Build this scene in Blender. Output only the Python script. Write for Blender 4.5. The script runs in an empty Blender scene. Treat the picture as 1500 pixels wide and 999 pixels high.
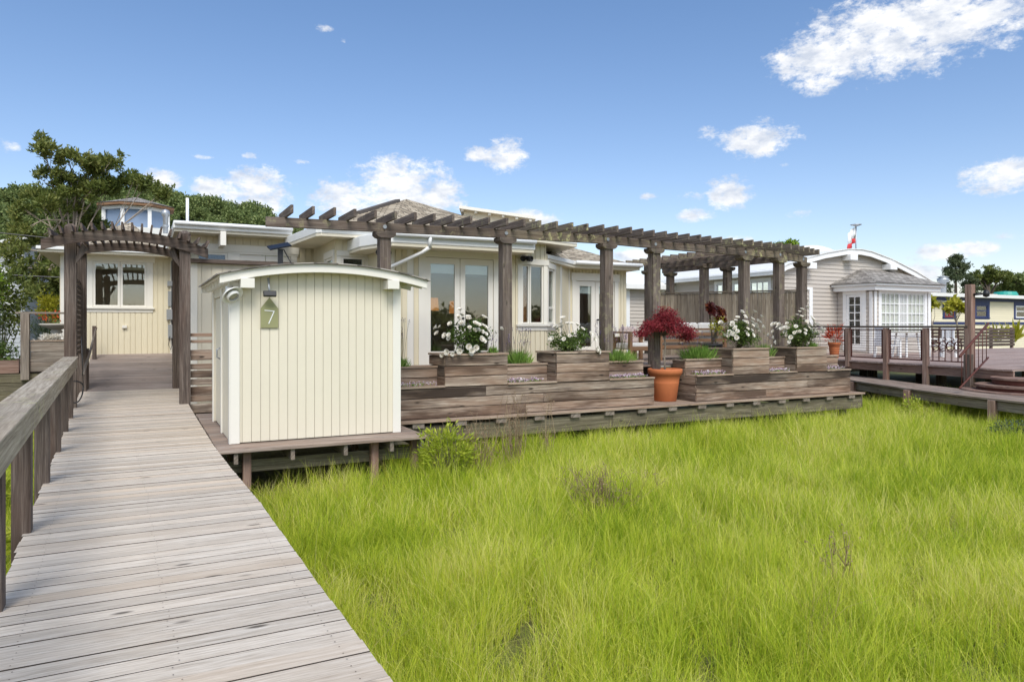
import bpy, math, random
import numpy as np
from mathutils import Vector, Matrix
RAD = math.radians
rng = random.Random(7)
nr = np.random.default_rng(7)
SC = bpy.context.scene
COL = SC.collection
GZ = -0.85            # marsh ground level; 0 is the top of the boardwalk
FL = 0.74             # upper deck / house floor

# ------------------------------------------------------------------ objects
def tag(o, label=None, cat=None, group=None, kind=None):
    if label: o['label'] = label
    if cat: o['category'] = cat
    if group: o['group'] = group
    if kind: o['kind'] = kind
    return o

def thing(name, label, cat, loc=(0, 0, 0), rz=0.0, group=None):
    o = bpy.data.objects.new(name, None)
    o.empty_display_size = 0.2
    COL.objects.link(o)
    o.location = loc
    o.rotation_euler = (0, 0, rz)
    return tag(o, label, cat, group)

def root_of(o):
    while o.parent: o = o.parent
    return o

def kids(o):
    return [c for c in bpy.data.objects if c.parent == o]

def copy_tree(o, parent=None):
    c = o.copy()
    COL.objects.link(c)
    c.parent = parent
    for ch in kids(o): copy_tree(ch, c)
    return c

def rotm(a, axis='Z'):
    return Matrix.Rotation(a, 3, axis)

EACH = {'corner_board', 'fascia', 'beam', 'lower_cap', 'gutter', 'joist', 'riser', 'rail', 'roof_edge', 'curtain', 'meter_box', 'corner_post', 'interior_wall', 'trim_band', 'stringer', 'pile', 'rim_board', 'step', 'top_rail'}

class MB:
    """collects faces with metric UVs (u along the grain) and links them as one mesh object"""
    def __init__(s): s.v = []; s.f = []; s.uv = []; s.mi = []; s.isl = []
    def face(s, pts, uvs=None, m=0):
        b = len(s.v)
        s.v += [tuple(p) for p in pts]
        s.f.append(list(range(b, b + len(pts))))
        if uvs is None:
            p0 = Vector(pts[0]); e = (Vector(pts[1]) - p0)
            L = e.length or 1; e = e / L
            n = e.cross(Vector(pts[-1]) - p0)
            w = n.cross(e); w = w / (w.length or 1)
            uvs = [((Vector(p) - p0).dot(e), (Vector(p) - p0).dot(w)) for p in pts]
        s.uv += uvs; s.mi.append(m)
    def poly(s, pts, faces, m=0, axis=None):
        """shared-vertex solid; axis = grain direction for UVs"""
        b = len(s.v); s.isl.append((b, len(s.f), len(s.uv)))
        P = [Vector(p) for p in pts]
        s.v += [tuple(p) for p in P]
        ou, ov = rng.random() * 20, rng.random() * 20
        for f in faces:
            s.f.append([b + i for i in f])
            n = (P[f[1]] - P[f[0]]).cross(P[f[2]] - P[f[1]])
            n = n / (n.length or 1)
            a = Vector(axis) if axis is not None else (P[f[1]] - P[f[0]])
            a = a - n * a.dot(n)
            if a.length < 1e-4: a = n.orthogonal()
            a.normalize(); c = n.cross(a)
            s.uv += [(P[i].dot(a) + ou, P[i].dot(c) + ov) for i in f]
            s.mi.append(m)
    def box(s, c, size, M=None, m=0, taper=None, sm=None):
        hx, hy, hz = size[0] / 2, size[1] / 2, size[2] / 2
        pts = []
        for dz in (-1, 1):
            for dx, dy in ((-1, -1), (1, -1), (1, 1), (-1, 1)):
                k = taper if (taper and dz > 0) else 1
                pts.append(Vector((dx * hx * k, dy * hy * k, dz * hz)))
        ax = [Vector((1, 0, 0)), Vector((0, 1, 0)), Vector((0, 0, 1))][max(range(3), key=lambda i: size[i])]
        if M is not None:
            pts = [M @ p for p in pts]; ax = M @ ax
        C = Vector(c)
        s.poly([C + p for p in pts], [(0, 3, 2, 1), (4, 5, 6, 7), (0, 1, 5, 4), (1, 2, 6, 5), (2, 3, 7, 6), (3, 0, 4, 7)], m, ax)
        if sm is not None: s.mi[-4:] = [sm] * 4
    def bx(s, x0, x1, y0, y1, z0, z1, m=0):
        s.box(((x0 + x1) / 2, (y0 + y1) / 2, (z0 + z1) / 2), (abs(x1 - x0), abs(y1 - y0), abs(z1 - z0)), None, m)
    def beam(s, p0, p1, w, h, m=0, up=(0, 0, 1), roll=0):
        a = Vector(p0); b = Vector(p1); d = b - a; L = d.length
        x = d / L; u = Vector(up)
        if abs(x.dot(u)) > .99: u = Vector((0, 1, 0))
        y = u.cross(x).normalized(); z = x.cross(y)
        M = Matrix((x, y, z)).transposed()
        if roll: M = M @ rotm(roll, 'X')
        s.box((a + b) / 2, (L, w, h), M, m)
    def strip(s, top, bot, dv, m=0):
        """solid band between two polylines, extruded by dv"""
        n = len(top); D = Vector(dv)
        P = [Vector(p) for p in top] + [Vector(p) for p in bot]
        P = P + [p + D for p in P]
        F = []
        for i in range(n - 1):
            F.append((n + i, n + i + 1, i + 1, i))
            F.append((2 * n + i, 2 * n + i + 1, 3 * n + i + 1, 3 * n + i))
            F.append((i, i + 1, 2 * n + i + 1, 2 * n + i))
            F.append((n + i + 1, n + i, 3 * n + i, 3 * n + i + 1))
        F.append((0, 2 * n, 3 * n, n)); F.append((n - 1, 2 * n - 1, 4 * n - 1, 3 * n - 1))
        s.poly(P, F, m, P[n - 1] - P[0])
    def prism(s, poly, z0, z1, m=0, axis=(1, 0, 0), ztop=None):
        n = len(poly)
        P = [Vector((x, y, z0)) for x, y in poly] + [Vector((x, y, ztop(x, y) if ztop else z1)) for x, y in poly]
        F = [tuple(reversed(range(n))), tuple(range(n, 2 * n))]
        F += [(i, (i + 1) % n, n + (i + 1) % n, n + i) for i in range(n)]
        s.poly(P, F, m, axis)
    def tube(s, path, r, n=8, m=0, cap=True):
        P = [Vector(p) for p in path]
        rs = r if isinstance(r, (list, tuple)) else [r] * len(P)
        pts = []; prev = None
        for i, p in enumerate(P):
            t = (P[min(i + 1, len(P) - 1)] - P[max(i - 1, 0)]).normalized()
            a = (prev - t * prev.dot(t)) if prev is not None else t.orthogonal()
            if a.length < 1e-5: a = t.orthogonal()
            a.normalize(); prev = a; b = t.cross(a)
            for k in range(n):
                q = 2 * math.pi * k / n
                pts.append(p + (a * math.cos(q) + b * math.sin(q)) * rs[i])
        F = []
        for i in range(len(P) - 1):
            for k in range(n):
                F.append((i * n + k, i * n + (k + 1) % n, (i + 1) * n + (k + 1) % n, (i + 1) * n + k))
        if cap:
            F.append(tuple(reversed(range(n)))); F.append(tuple(range((len(P) - 1) * n, len(P) * n)))
        s.poly(pts, F, m, P[-1] - P[0])
    def lathe(s, prof, c=(0, 0, 0), n=24, m=0, M=None):
        pts = []; C = Vector(c)
        for r, z in prof:
            for k in range(n):
                q = 2 * math.pi * k / n
                p = Vector((r * math.cos(q), r * math.sin(q), z))
                pts.append(C + (M @ p if M is not None else p))
        F = []
        for i in range(len(prof) - 1):
            for k in range(n):
                F.append((i * n + k, i * n + (k + 1) % n, (i + 1) * n + (k + 1) % n, (i + 1) * n + k))
        s.poly(pts, F, m)
    def build(s, name, mats, parent=None, local=False, smooth=False, bevel=0):
        if not isinstance(mats, (list, tuple)): mats = [mats]
        if name in EACH and len(s.isl) > 1:          # every separate piece becomes a part of its own
            o = None
            for i, (vb, fb, ub) in enumerate(s.isl):
                ve, fe, ue = s.isl[i + 1] if i + 1 < len(s.isl) else (len(s.v), len(s.f), len(s.uv))
                q = MB(); q.v = s.v[vb:ve]; q.f = [[k - vb for k in f] for f in s.f[fb:fe]]; q.uv = s.uv[ub:ue]; q.mi = s.mi[fb:fe]
                o = q.build(name, mats, parent, local, smooth, bevel)
            return o
        me = bpy.data.meshes.new(name)
        off = Vector((0, 0, 0))
        if parent is not None and not local: off = root_of(parent).location.copy()
        vs = [(x - off.x, y - off.y, z - off.z) for x, y, z in s.v]
        me.from_pydata(vs, [], s.f)
        uvl = me.uv_layers.new(name='UVMap')
        uvl.data.foreach_set('uv', [c for p in s.uv for c in p])
        for mt in mats: me.materials.append(mt)
        if len(mats) > 1: me.polygons.foreach_set('material_index', s.mi)
        if smooth: me.polygons.foreach_set('use_smooth', [True] * len(s.f))
        me.update()
        o = bpy.data.objects.new(name, me)
        COL.objects.link(o)
        if parent is not None: o.parent = parent
        if bevel:
            b = o.modifiers.new('bevel', 'BEVEL'); b.width = bevel; b.segments = 1
            b.limit_method = 'ANGLE'; b.angle_limit = RAD(50)
        return o

def np_mesh(name, V, F, mat, parent=None, off=(0, 0, 0), mi=None):
    """quads from numpy arrays"""
    me = bpy.data.meshes.new(name)
    V = np.asarray(V, dtype=np.float32) - np.asarray(off, dtype=np.float32)
    F = np.asarray(F, dtype=np.int32)
    k = F.shape[1]
    me.vertices.add(len(V)); me.vertices.foreach_set('co', V.ravel())
    me.loops.add(F.size); me.loops.foreach_set('vertex_index', F.ravel())
    me.polygons.add(len(F))
    me.polygons.foreach_set('loop_start', np.arange(0, F.size, k, dtype=np.int32))
    me.polygons.foreach_set('loop_total', np.full(len(F), k, dtype=np.int32))
    for mt in (mat if isinstance(mat, (list, tuple)) else [mat]): me.materials.append(mt)
    if mi is not None: me.polygons.foreach_set('material_index', np.asarray(mi, dtype=np.int32))
    me.update(calc_edges=True)
    o = bpy.data.objects.new(name, me)
    COL.objects.link(o)
    if parent is not None: o.parent = parent
    return o

def unit(a):
    return a / np.maximum(np.linalg.norm(a, axis=1, keepdims=True), 1e-6)

def leaf_quads(P, L, W, D=None, up=0.0, fold=.25):
    """one diamond leaf (two triangles' worth, as a quad bent at its rib) per point"""
    n = len(P)
    if D is None: D = nr.normal(size=(n, 3))
    D = unit(D + np.array([0, 0, up]))
    Q = unit(np.cross(D, nr.normal(size=(n, 3))))
    Nn = np.cross(D, Q)
    L = np.broadcast_to(L, (n,))[:, None]; W = np.broadcast_to(W, (n,))[:, None]
    V = np.empty((n, 4, 3))
    V[:, 0] = P
    V[:, 1] = P + D * L * .5 + Q * W * .5 + Nn * W * fold
    V[:, 2] = P + D * L
    V[:, 3] = P + D * L * .5 - Q * W * .5 + Nn * W * fold
    F = np.arange(n * 4).reshape(n, 4)
    return V.reshape(-1, 3), F

def join_np(parts):
    Vs, Fs, b = [], [], 0
    for V, F in parts:
        Vs.append(V); Fs.append(F + b); b += len(V)
    return np.concatenate(Vs), np.concatenate(Fs)

def ball(n, c, r, surf=.5):
    """n points in an ellipsoid, biased to its skin"""
    d = unit(nr.normal(size=(n, 3)))
    t = surf + (1 - surf) * nr.random((n, 1))
    return np.asarray(c) + d * np.asarray(r) * t

# ------------------------------------------------------------------ materials
def srgb(*c):
    return tuple(((x / 255) / 12.92 if x <= 10 else (((x / 255) + .055) / 1.055) ** 2.4) for x in c) + (1,)

def mat(name):
    m = bpy.data.materials.new(name); m.use_nodes = True
    nt = m.node_tree
    b = nt.nodes['Principled BSDF']
    return m, nt, b

def nd(nt, t, **kw):
    n = nt.nodes.new(t)
    for k, v in kw.items():
        if k in n.inputs: n.inputs[k].default_value = v
        else: setattr(n, k, v)
    return n

def lk(nt, a, b): nt.links.new(a, b)

def math_n(nt, op, a, b=None, c=None, clamp=False):
    n = nt.nodes.new('ShaderNodeMath'); n.operation = op; n.use_clamp = clamp
    for i, v in enumerate((a, b, c)):
        if v is None: continue
        if isinstance(v, (int, float)): n.inputs[i].default_value = v
        else: nt.links.new(v, n.inputs[i])
    return n.outputs[0]

def ramp(nt, src, stops, interp='LINEAR'):
    r = nt.nodes.new('ShaderNodeValToRGB'); r.color_ramp.interpolation = interp
    e = r.color_ramp.elements
    while len(e) < len(stops): e.new(.5)
    for el, (p, c) in zip(e, stops):
        el.position = p
        el.color = c if isinstance(c, tuple) else (c, c, c, 1)
    nt.links.new(src, r.inputs[0])
    return r.outputs[0]

def mixc(nt, f, a, b, mode='MIX'):
    n = nt.nodes.new('ShaderNodeMix'); n.data_type = 'RGBA'; n.blend_type = mode
    for i, v in ((0, f), (6, a), (7, b)):
        if isinstance(v, (int, float, tuple)): n.inputs[i].default_value = v
        else: nt.links.new(v, n.inputs[i])
    return n.outputs[2]

def comb(nt, x, y, z):
    n = nt.nodes.new('ShaderNodeCombineXYZ')
    for i, v in enumerate((x, y, z)):
        if isinstance(v, (int, float)): n.inputs[i].default_value = v
        else: nt.links.new(v, n.inputs[i])
    return n.outputs[0]

def noise(nt, vec, scale=1, detail=4, rough=.55):
    n = nd(nt, 'ShaderNodeTexNoise', Scale=scale, Detail=detail, Roughness=rough)
    if vec is not None: nt.links.new(vec, n.inputs['Vector'])
    return n.outputs[0]

def wood(name, dark, mid, light, warm, along=1.3, across=38, patch=.6, knots=.7, vary=.3, lichen=0, rough=.85, bump=.5, tone=0.0, stain=0.0):
    m, nt, b = mat(name)
    uv = nd(nt, 'ShaderNodeUVMap'); geo = nd(nt, 'ShaderNodeNewGeometry')
    rnd = geo.outputs['Random Per Island']
    sep = nd(nt, 'ShaderNodeSeparateXYZ'); lk(nt, uv.outputs[0], sep.inputs[0])
    u, v = sep.outputs[0], sep.outputs[1]
    # wobble so the grain is not ruler-straight
    wob = noise(nt, comb(nt, math_n(nt, 'MULTIPLY', u, 1.1), math_n(nt, 'MULTIPLY', v, 6), math_n(nt, 'MULTIPLY', rnd, 53)), 1, 2)
    v2 = math_n(nt, 'ADD', v, math_n(nt, 'MULTIPLY', math_n(nt, 'SUBTRACT', wob, .5), .05))
    g = noise(nt, comb(nt, math_n(nt, 'MULTIPLY', u, along), math_n(nt, 'MULTIPLY', v2, across), math_n(nt, 'MULTIPLY', rnd, 37)), 1, 7, .62)
    fine = noise(nt, comb(nt, math_n(nt, 'MULTIPLY', u, along * 4), math_n(nt, 'MULTIPLY', v2, across * 5), math_n(nt, 'MULTIPLY', rnd, 77)), 1, 3, .6)
    gg = math_n(nt, 'ADD', math_n(nt, 'MULTIPLY', g, .65), math_n(nt, 'MULTIPLY', fine, .35))
    c = ramp(nt, gg, [(.30, dark), (.50, mid), (.66, light)])
    p = noise(nt, comb(nt, math_n(nt, 'MULTIPLY', u, .9), math_n(nt, 'MULTIPLY', v, 4.5), math_n(nt, 'MULTIPLY', rnd, 91)), 1, 4, .6)
    pf = ramp(nt, p, [(.42, 0.0), (.68, patch)])
    c = mixc(nt, pf, c, mixc(nt, .5, c, warm))
    p2 = noise(nt, comb(nt, math_n(nt, 'MULTIPLY', u, .6), math_n(nt, 'MULTIPLY', v, 3), math_n(nt, 'MULTIPLY', rnd, 17)), 1, 4, .6)
    c = mixc(nt, ramp(nt, p2, [(.5 - .05 * stain, 0.0), (.72 - .12 * stain, min(1, patch * (.7 + .25 * stain)))]), c, dark)
    if tone:      # some boards have weathered warmer than others
        wn_ = nd(nt, 'ShaderNodeTexWhiteNoise', noise_dimensions='1D'); lk(nt, rnd, wn_.inputs['W'])
        c = mixc(nt, math_n(nt, 'MULTIPLY', ramp(nt, wn_.outputs['Value'], [(.35, 0.0), (.95, 1.0)]), tone), c, warm)
    vo = nd(nt, 'ShaderNodeTexVoronoi', Scale=1.0)
    lk(nt, comb(nt, math_n(nt, 'MULTIPLY', u, 1.7), math_n(nt, 'MULTIPLY', v2, 5.0), math_n(nt, 'MULTIPLY', rnd, 13)), vo.inputs['Vector'])
    kf = ramp(nt, vo.outputs['Distance'], [(.05, knots), (.12, 0.0)])
    c = mixc(nt, kf, c, tuple(x * .35 for x in dark[:3]) + (1,))
    br = math_n(nt, 'ADD', math_n(nt, 'MULTIPLY', rnd, vary * 2), 1 - vary)
    mul = nd(nt, 'ShaderNodeMix', data_type='RGBA', blend_type='MULTIPLY'); mul.inputs[0].default_value = 1
    lk(nt, c, mul.inputs[6]); lk(nt, comb(nt, br, br, br), mul.inputs[7])
    c = mul.outputs[2]
    if lichen:
        ob = nd(nt, 'ShaderNodeTexCoord')
        ln = noise(nt, ob.outputs['Object'], 7, 5, .7)
        big = noise(nt, ob.outputs['Object'], .9, 2)
        lf = math_n(nt, 'MULTIPLY', ramp(nt, ln, [(.54, 0.0), (.60, 1.0)]), ramp(nt, big, [(.45, 0.0), (.62, lichen)]))
        c = mixc(nt, lf, c, srgb(176, 172, 128))
    lk(nt, c, b.inputs['Base Color'])
    b.inputs['Roughness'].default_value = rough
    b.inputs['Specular IOR Level'].default_value = .25
    bp = nd(nt, 'ShaderNodeBump', Strength=bump, Distance=.004)
    lk(nt, gg, bp.inputs['Height']); lk(nt, bp.outputs[0], b.inputs['Normal'])
    return m

def paint(name, c, rough=.5, vary=.05, dirt=.08, scale=1.5):
    m, nt, b = mat(name)
    ob = nd(nt, 'ShaderNodeTexCoord'); geo = nd(nt, 'ShaderNodeNewGeometry')
    n = noise(nt, ob.outputs['Object'], scale, 5, .6)
    n2 = noise(nt, ob.outputs['Object'], 14, 3, .6)
    f = math_n(nt, 'ADD', math_n(nt, 'MULTIPLY', n, dirt), math_n(nt, 'MULTIPLY', geo.outputs['Random Per Island'], vary))
    f = math_n(nt, 'ADD', f, math_n(nt, 'MULTIPLY', n2, dirt * .5))
    dk = tuple(x * k for x, k in zip(c[:3], (.45, .42, .38))) + (1,)
    lk(nt, mixc(nt, f, c, dk), b.inputs['Base Color'])
    b.inputs['Roughness'].default_value = rough
    bp = nd(nt, 'ShaderNodeBump', Strength=.08, Distance=.003)
    lk(nt, n2, bp.inputs['Height']); lk(nt, bp.outputs[0], b.inputs['Normal'])
    return m

def plain(name, c, rough=.6, metal=0, emit=0):
    m, nt, b = mat(name)
    ob = nd(nt, 'ShaderNodeTexCoord')
    n = noise(nt, ob.outputs['Object'], 9, 4, .6)
    lk(nt, mixc(nt, math_n(nt, 'MULTIPLY', n, .35), c, tuple(x * .6 for x in c[:3]) + (1,)), b.inputs['Base Color'])
    b.inputs['Roughness'].default_value = rough; b.inputs['Metallic'].default_value = metal
    if emit:
        b.inputs['Emission Color'].default_value = c; b.inputs['Emission Strength'].default_value = emit
    return m

def leafmat(name, cols, trans=.35, clump=.5, cscale=1.5, rough=.5):
    """cols dark->light; colour per leaf plus a slow drift through the crown"""
    m, nt, b = mat(name)
    geo = nd(nt, 'ShaderNodeNewGeometry'); ob = nd(nt, 'ShaderNodeTexCoord'); oi = nd(nt, 'ShaderNodeObjectInfo')
    n = noise(nt, ob.outputs['Object'], cscale, 3)
    f = math_n(nt, 'ADD', math_n(nt, 'MULTIPLY', geo.outputs['Random Per Island'], 1 - clump),
               math_n(nt, 'MULTIPLY', ramp(nt, n, [(.3, 0.0), (.7, 1.0)]), clump))
    f = math_n(nt, 'ADD', math_n(nt, 'MULTIPLY', f, .8), math_n(nt, 'MULTIPLY', oi.outputs['Random'], .2))
    k = len(cols)
    c = ramp(nt, f, [(.1 + .8 * i / max(k - 1, 1), cc) for i, cc in enumerate(cols)])
    lk(nt, c, b.inputs['Base Color'])
    b.inputs['Roughness'].default_value = rough
    b.inputs['Specular IOR Level'].default_value = .3
    tr = nd(nt, 'ShaderNodeBsdfTranslucent'); lk(nt, c, tr.inputs[0])
    mx = nd(nt, 'ShaderNodeMixShader'); mx.inputs[0].default_value = trans
    lk(nt, b.outputs[0], mx.inputs[1]); lk(nt, tr.outputs[0], mx.inputs[2])
    lk(nt, mx.outputs[0], nt.nodes['Material Output'].inputs[0])
    return m

def glassmat(name, tint=(.55, .6, .6, 1), boost=1.0, base=.06):
    m, nt, b = mat(name)
    nt.nodes.remove(b)
    fr = nd(nt, 'ShaderNodeFresnel', IOR=1.5)
    f = math_n(nt, 'ADD', math_n(nt, 'MULTIPLY', fr.outputs[0], boost), base, clamp=True)
    gm = nd(nt, 'ShaderNodeNewGeometry')          # only the outer face of a pane reflects
    f = math_n(nt, 'MULTIPLY', f, math_n(nt, 'SUBTRACT', 1.0, gm.outputs['Backfacing']))
    t = nd(nt, 'ShaderNodeBsdfTransparent'); t.inputs[0].default_value = tint
    g = nd(nt, 'ShaderNodeBsdfGlossy', Roughness=.01); g.inputs[0].default_value = (.95, .97, 1, 1)
    tc = nd(nt, 'ShaderNodeTexCoord')
    bp = nd(nt, 'ShaderNodeBump', Strength=.02, Distance=.05)
    lk(nt, noise(nt, tc.outputs['Object'], 1.2, 1), bp.inputs['Height']); lk(nt, bp.outputs[0], g.inputs['Normal'])
    mx = nd(nt, 'ShaderNodeMixShader'); lk(nt, f, mx.inputs[0])
    lk(nt, t.outputs[0], mx.inputs[1]); lk(nt, g.outputs[0], mx.inputs[2])
    lk(nt, mx.outputs[0], nt.nodes['Material Output'].inputs[0])
    return m

def shingle(name, a, bcol, c, sx=.3, sy=.14):
    m, nt, b = mat(name)
    uv = nd(nt, 'ShaderNodeUVMap')
    br = nd(nt, 'ShaderNodeTexBrick', Scale=1.0)
    br.inputs['Color1'].default_value = (0, 0, 0, 1); br.inputs['Color2'].default_value = (1, 1, 1, 1)
    br.inputs['Mortar'].default_value = (.5, .5, .5, 1)
    br.inputs['Brick Width'].default_value = sx; br.inputs['Row Height'].default_value = sy
    br.inputs['Mortar Size'].default_value = .018; br.offset = .37
    lk(nt, uv.outputs[0], br.inputs['Vector'])
    n = noise(nt, uv.outputs[0], 3.0, 5, .65)
    f = math_n(nt, 'ADD', math_n(nt, 'MULTIPLY', br.outputs[0], .55), math_n(nt, 'MULTIPLY', n, .45))
    c0 = ramp(nt, f, [(.2, a), (.5, bcol), (.8, c)])
    c1 = mixc(nt, math_n(nt, 'MULTIPLY', br.outputs['Fac'], .75), c0, tuple(x * .3 for x in a[:3]) + (1,))
    lk(nt, c1, b.inputs['Base Color']); b.inputs['Roughness'].default_value = .9
    bp = nd(nt, 'ShaderNodeBump', Strength=.6, Distance=.02)
    lk(nt, math_n(nt, 'SUBTRACT', n, br.outputs['Fac']), bp.inputs['Height']); lk(nt, bp.outputs[0], b.inputs['Normal'])
    return m

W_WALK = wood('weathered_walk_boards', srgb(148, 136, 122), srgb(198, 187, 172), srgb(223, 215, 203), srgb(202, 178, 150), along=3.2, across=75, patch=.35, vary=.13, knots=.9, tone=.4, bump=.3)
W_RAMP = wood('dark_ramp_boards', srgb(98, 89, 84), srgb(142, 131, 124), srgb(170, 159, 152), srgb(146, 122, 104), patch=.5, vary=.16)  # the ramp is a darker, greyer timber than the walk
W_GREY = wood('grey_weathered_timber', srgb(78, 71, 64), srgb(132, 122, 112), srgb(168, 158, 147), srgb(124, 100, 80), patch=.6, vary=.15)
W_RAIL = wood('lichened_rail_timber', srgb(104, 95, 84), srgb(156, 146, 131), srgb(190, 180, 163), srgb(136, 116, 90), patch=.6, vary=.12, lichen=.55)
W_DARK = wood('dark_stained_timber', srgb(50, 43, 39), srgb(90, 80, 73), srgb(128, 117, 108), srgb(90, 66, 53), patch=.7, vary=.18)
W_PERG = wood('pergola_timber', srgb(58, 50, 45), srgb(99, 89, 82), srgb(140, 129, 119), srgb(94, 74, 60), patch=.6, vary=.22, lichen=.3)
W_LICH = wood('lichened_pergola_timber', srgb(66, 59, 50), srgb(110, 100, 88), srgb(150, 140, 121), srgb(102, 83, 65), patch=.6, vary=.22, lichen=1.0)
W_PLANT = wood('planter_boards', srgb(72, 60, 52), srgb(143, 128, 114), srgb(194, 181, 166), srgb(132, 98, 74), patch=1.0, vary=.28, knots=.9, tone=.22, stain=1.0)
W_CAP = wood('planter_cap_boards', srgb(98, 84, 72), srgb(152, 134, 118), srgb(190, 174, 156), srgb(150, 112, 82), patch=.7, vary=.12)
W_DECK = wood('deck_boards', srgb(90, 78, 70), srgb(146, 132, 121), srgb(180, 168, 157), srgb(146, 112, 88), patch=.8, vary=.18)
W_RED = wood('reddish_deck_timber', srgb(82, 64, 56), srgb(136, 112, 100), srgb(170, 150, 138), srgb(142, 100, 82), patch=.7, vary=.15)
W_NBD = wood('faded_deck_boards', srgb(104, 88, 82), srgb(156, 138, 130), srgb(188, 174, 166), srgb(156, 116, 100), patch=.6, vary=.12)
W_BROWN = wood('oiled_teak', srgb(100, 74, 54), srgb(138, 106, 80), srgb(166, 136, 108), srgb(142, 100, 70), patch=.5, vary=.1, knots=.2)
W_FENCE = wood('lichened_fence_boards', srgb(92, 84, 72), srgb(146, 134, 118), srgb(184, 172, 152), srgb(126, 106, 84), patch=.6, vary=.24, lichen=.6)
W_MOSS = wood('mossy_timber', srgb(56, 50, 40), srgb(104, 97, 80), srgb(142, 134, 114), srgb(92, 86, 54), patch=.7, vary=.15, lichen=.15)
P_CREAM = paint('cream_siding_paint', srgb(228, 220, 199), .55, .05, .13)
P_HOUSE = paint('shade_yellowed_house_cream', srgb(228, 218, 190), .55, .06, .12)  # the shed's cream, yellowed to put the house walls' shade into the colour
P_TRIM = paint('off_white_trim_paint', srgb(234, 230, 219), .5, .03, .08)
P_WHITE = paint('white_roof_coating', srgb(238, 238, 234), .55, .02, .12)
P_BWHITE = paint('white_paint', srgb(240, 241, 240), .5, .02, .06)
P_GREY = paint('warm_grey_lap_paint', srgb(196, 188, 178), .6, .08, .10)
P_YEL = paint('pale_yellow_paint', srgb(238, 228, 198), .6, .04, .10)
P_NAVY = paint('navy_trim_paint', srgb(44, 56, 104), .5, .04, .10)
P_REDT = paint('red_sash_paint', srgb(140, 40, 38), .5, .04, .10)
P_BLUEG = paint('blue_grey_paint', srgb(186, 190, 194), .6, .05, .1)
P_RUST = paint('rusty_iron', srgb(96, 48, 36), .7, .1, .3, 6)
P_BLACK = plain('black_metal', srgb(34, 34, 36), .45)
P_METAL = plain('galvanised_metal', srgb(176, 180, 184), .4, .6)
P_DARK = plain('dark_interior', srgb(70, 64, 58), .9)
P_ROOM = plain('warm_interior_wall', srgb(206, 190, 162), .9)
P_ROOMF = plain('timber_floor', srgb(150, 112, 78), .6)
W_EDGE = plain('dirty_shaded_board_edges', srgb(74, 64, 56), .95)  # gap shadow painted into the plank sides along with dirt
W_NAIL = plain('rusty_nail_heads', srgb(104, 90, 80), .8)
P_SOIL = plain('potting_soil', srgb(74, 48, 34), .95)
P_SLATE = plain('green_slate', srgb(150, 150, 108), .8)
P_PANEL = plain('solar_cells', srgb(24, 26, 34), .45)
P_CUSH = plain('white_cushion_fabric', srgb(232, 228, 220), .9)
P_TERRA = paint('terracotta', srgb(208, 122, 74), .8, .02, .42, 6)
P_SHADE = plain('lit_lamp_shade', srgb(214, 140, 78), .8, 0, .28)
P_BLIND = plain('white_roller_blind', srgb(214, 222, 224), .8)
P_WOODIN = plain('interior_timber', srgb(150, 92, 52), .6)
P_STONE = plain('pale_stone', srgb(190, 184, 172), .9)
GLASS = glassmat('window_glass', (.93, .95, .93, 1), 1.2, .22)
GLASSN = glassmat('pale_window_glass', (.93, .95, .94, 1), 1.0, .03)
GLASSB = glassmat('sky_reflecting_glass', (.5, .55, .6, 1), 1.4, .35)
SH_TAN = shingle('tan_shingles', srgb(120, 109, 92), srgb(168, 154, 132), srgb(202, 189, 166))
SH_GREY = shingle('grey_shingles', srgb(110, 104, 98), srgb(150, 144, 136), srgb(182, 176, 168))
L_ROSE = leafmat('rose_leaves', [srgb(52, 72, 32), srgb(92, 116, 52), srgb(140, 158, 82)], .35, .4, 4)
L_LAV = leafmat('lavender_leaves', [srgb(92, 128, 54), srgb(136, 172, 78), srgb(184, 206, 116)], .4, .4, 5)
L_MAPLE = leafmat('red_maple_leaves', [srgb(86, 28, 36), srgb(136, 44, 54), srgb(184, 80, 84)], .4, .35, 4)
L_AEON = leafmat('dark_aeonium_leaves', [srgb(44, 22, 24), srgb(78, 32, 32), srgb(130, 78, 44)], .1, .3, 4, .35)
L_GUM = leafmat('gumplant_leaves', [srgb(112, 128, 38), srgb(166, 182, 56), srgb(206, 208, 84)], .4, .4, 4)
L_DRY = leafmat('dry_stems', [srgb(112, 88, 70), srgb(152, 128, 102), srgb(186, 166, 132)], .2, .4, 4)
L_SHORE = leafmat('shore_tree_leaves', [srgb(110, 112, 66), srgb(146, 146, 90), srgb(178, 172, 116)], .5, .35, .15)
L_OAK = leafmat('oak_leaves', [srgb(62, 76, 34), srgb(108, 120, 56), srgb(158, 158, 90)], .4, .45, .5)
L_DARKT = leafmat('conifer_needles', [srgb(58, 70, 48), srgb(88, 100, 68), srgb(122, 130, 94)], .25, .4, .5)
L_BRIGHT = leafmat('bright_tree_leaves', [srgb(82, 110, 26), srgb(130, 158, 40), srgb(176, 190, 64)], .4, .4, .8)
L_SHRUB = leafmat('grey_green_shrub_leaves', [srgb(48, 62, 42), srgb(82, 98, 72), srgb(120, 134, 104)], .25, .5, 1.5)
L_HILL = leafmat('hillside_leaves', [srgb(78, 96, 56), srgb(120, 136, 78), srgb(160, 168, 106)], .3, .35, .15)
L_YELG = leafmat('yellow_green_leaves', [srgb(120, 126, 30), srgb(170, 168, 48), srgb(206, 196, 84)], .4, .4, 2)
F_WHITE = leafmat('white_petals', [srgb(226, 218, 200), srgb(242, 238, 228), srgb(250, 248, 242)], .25, .3, 9)
F_PURP = leafmat('purple_flowers', [srgb(70, 54, 96), srgb(104, 84, 138), srgb(150, 130, 176)], .2, .3, 9)
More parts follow.
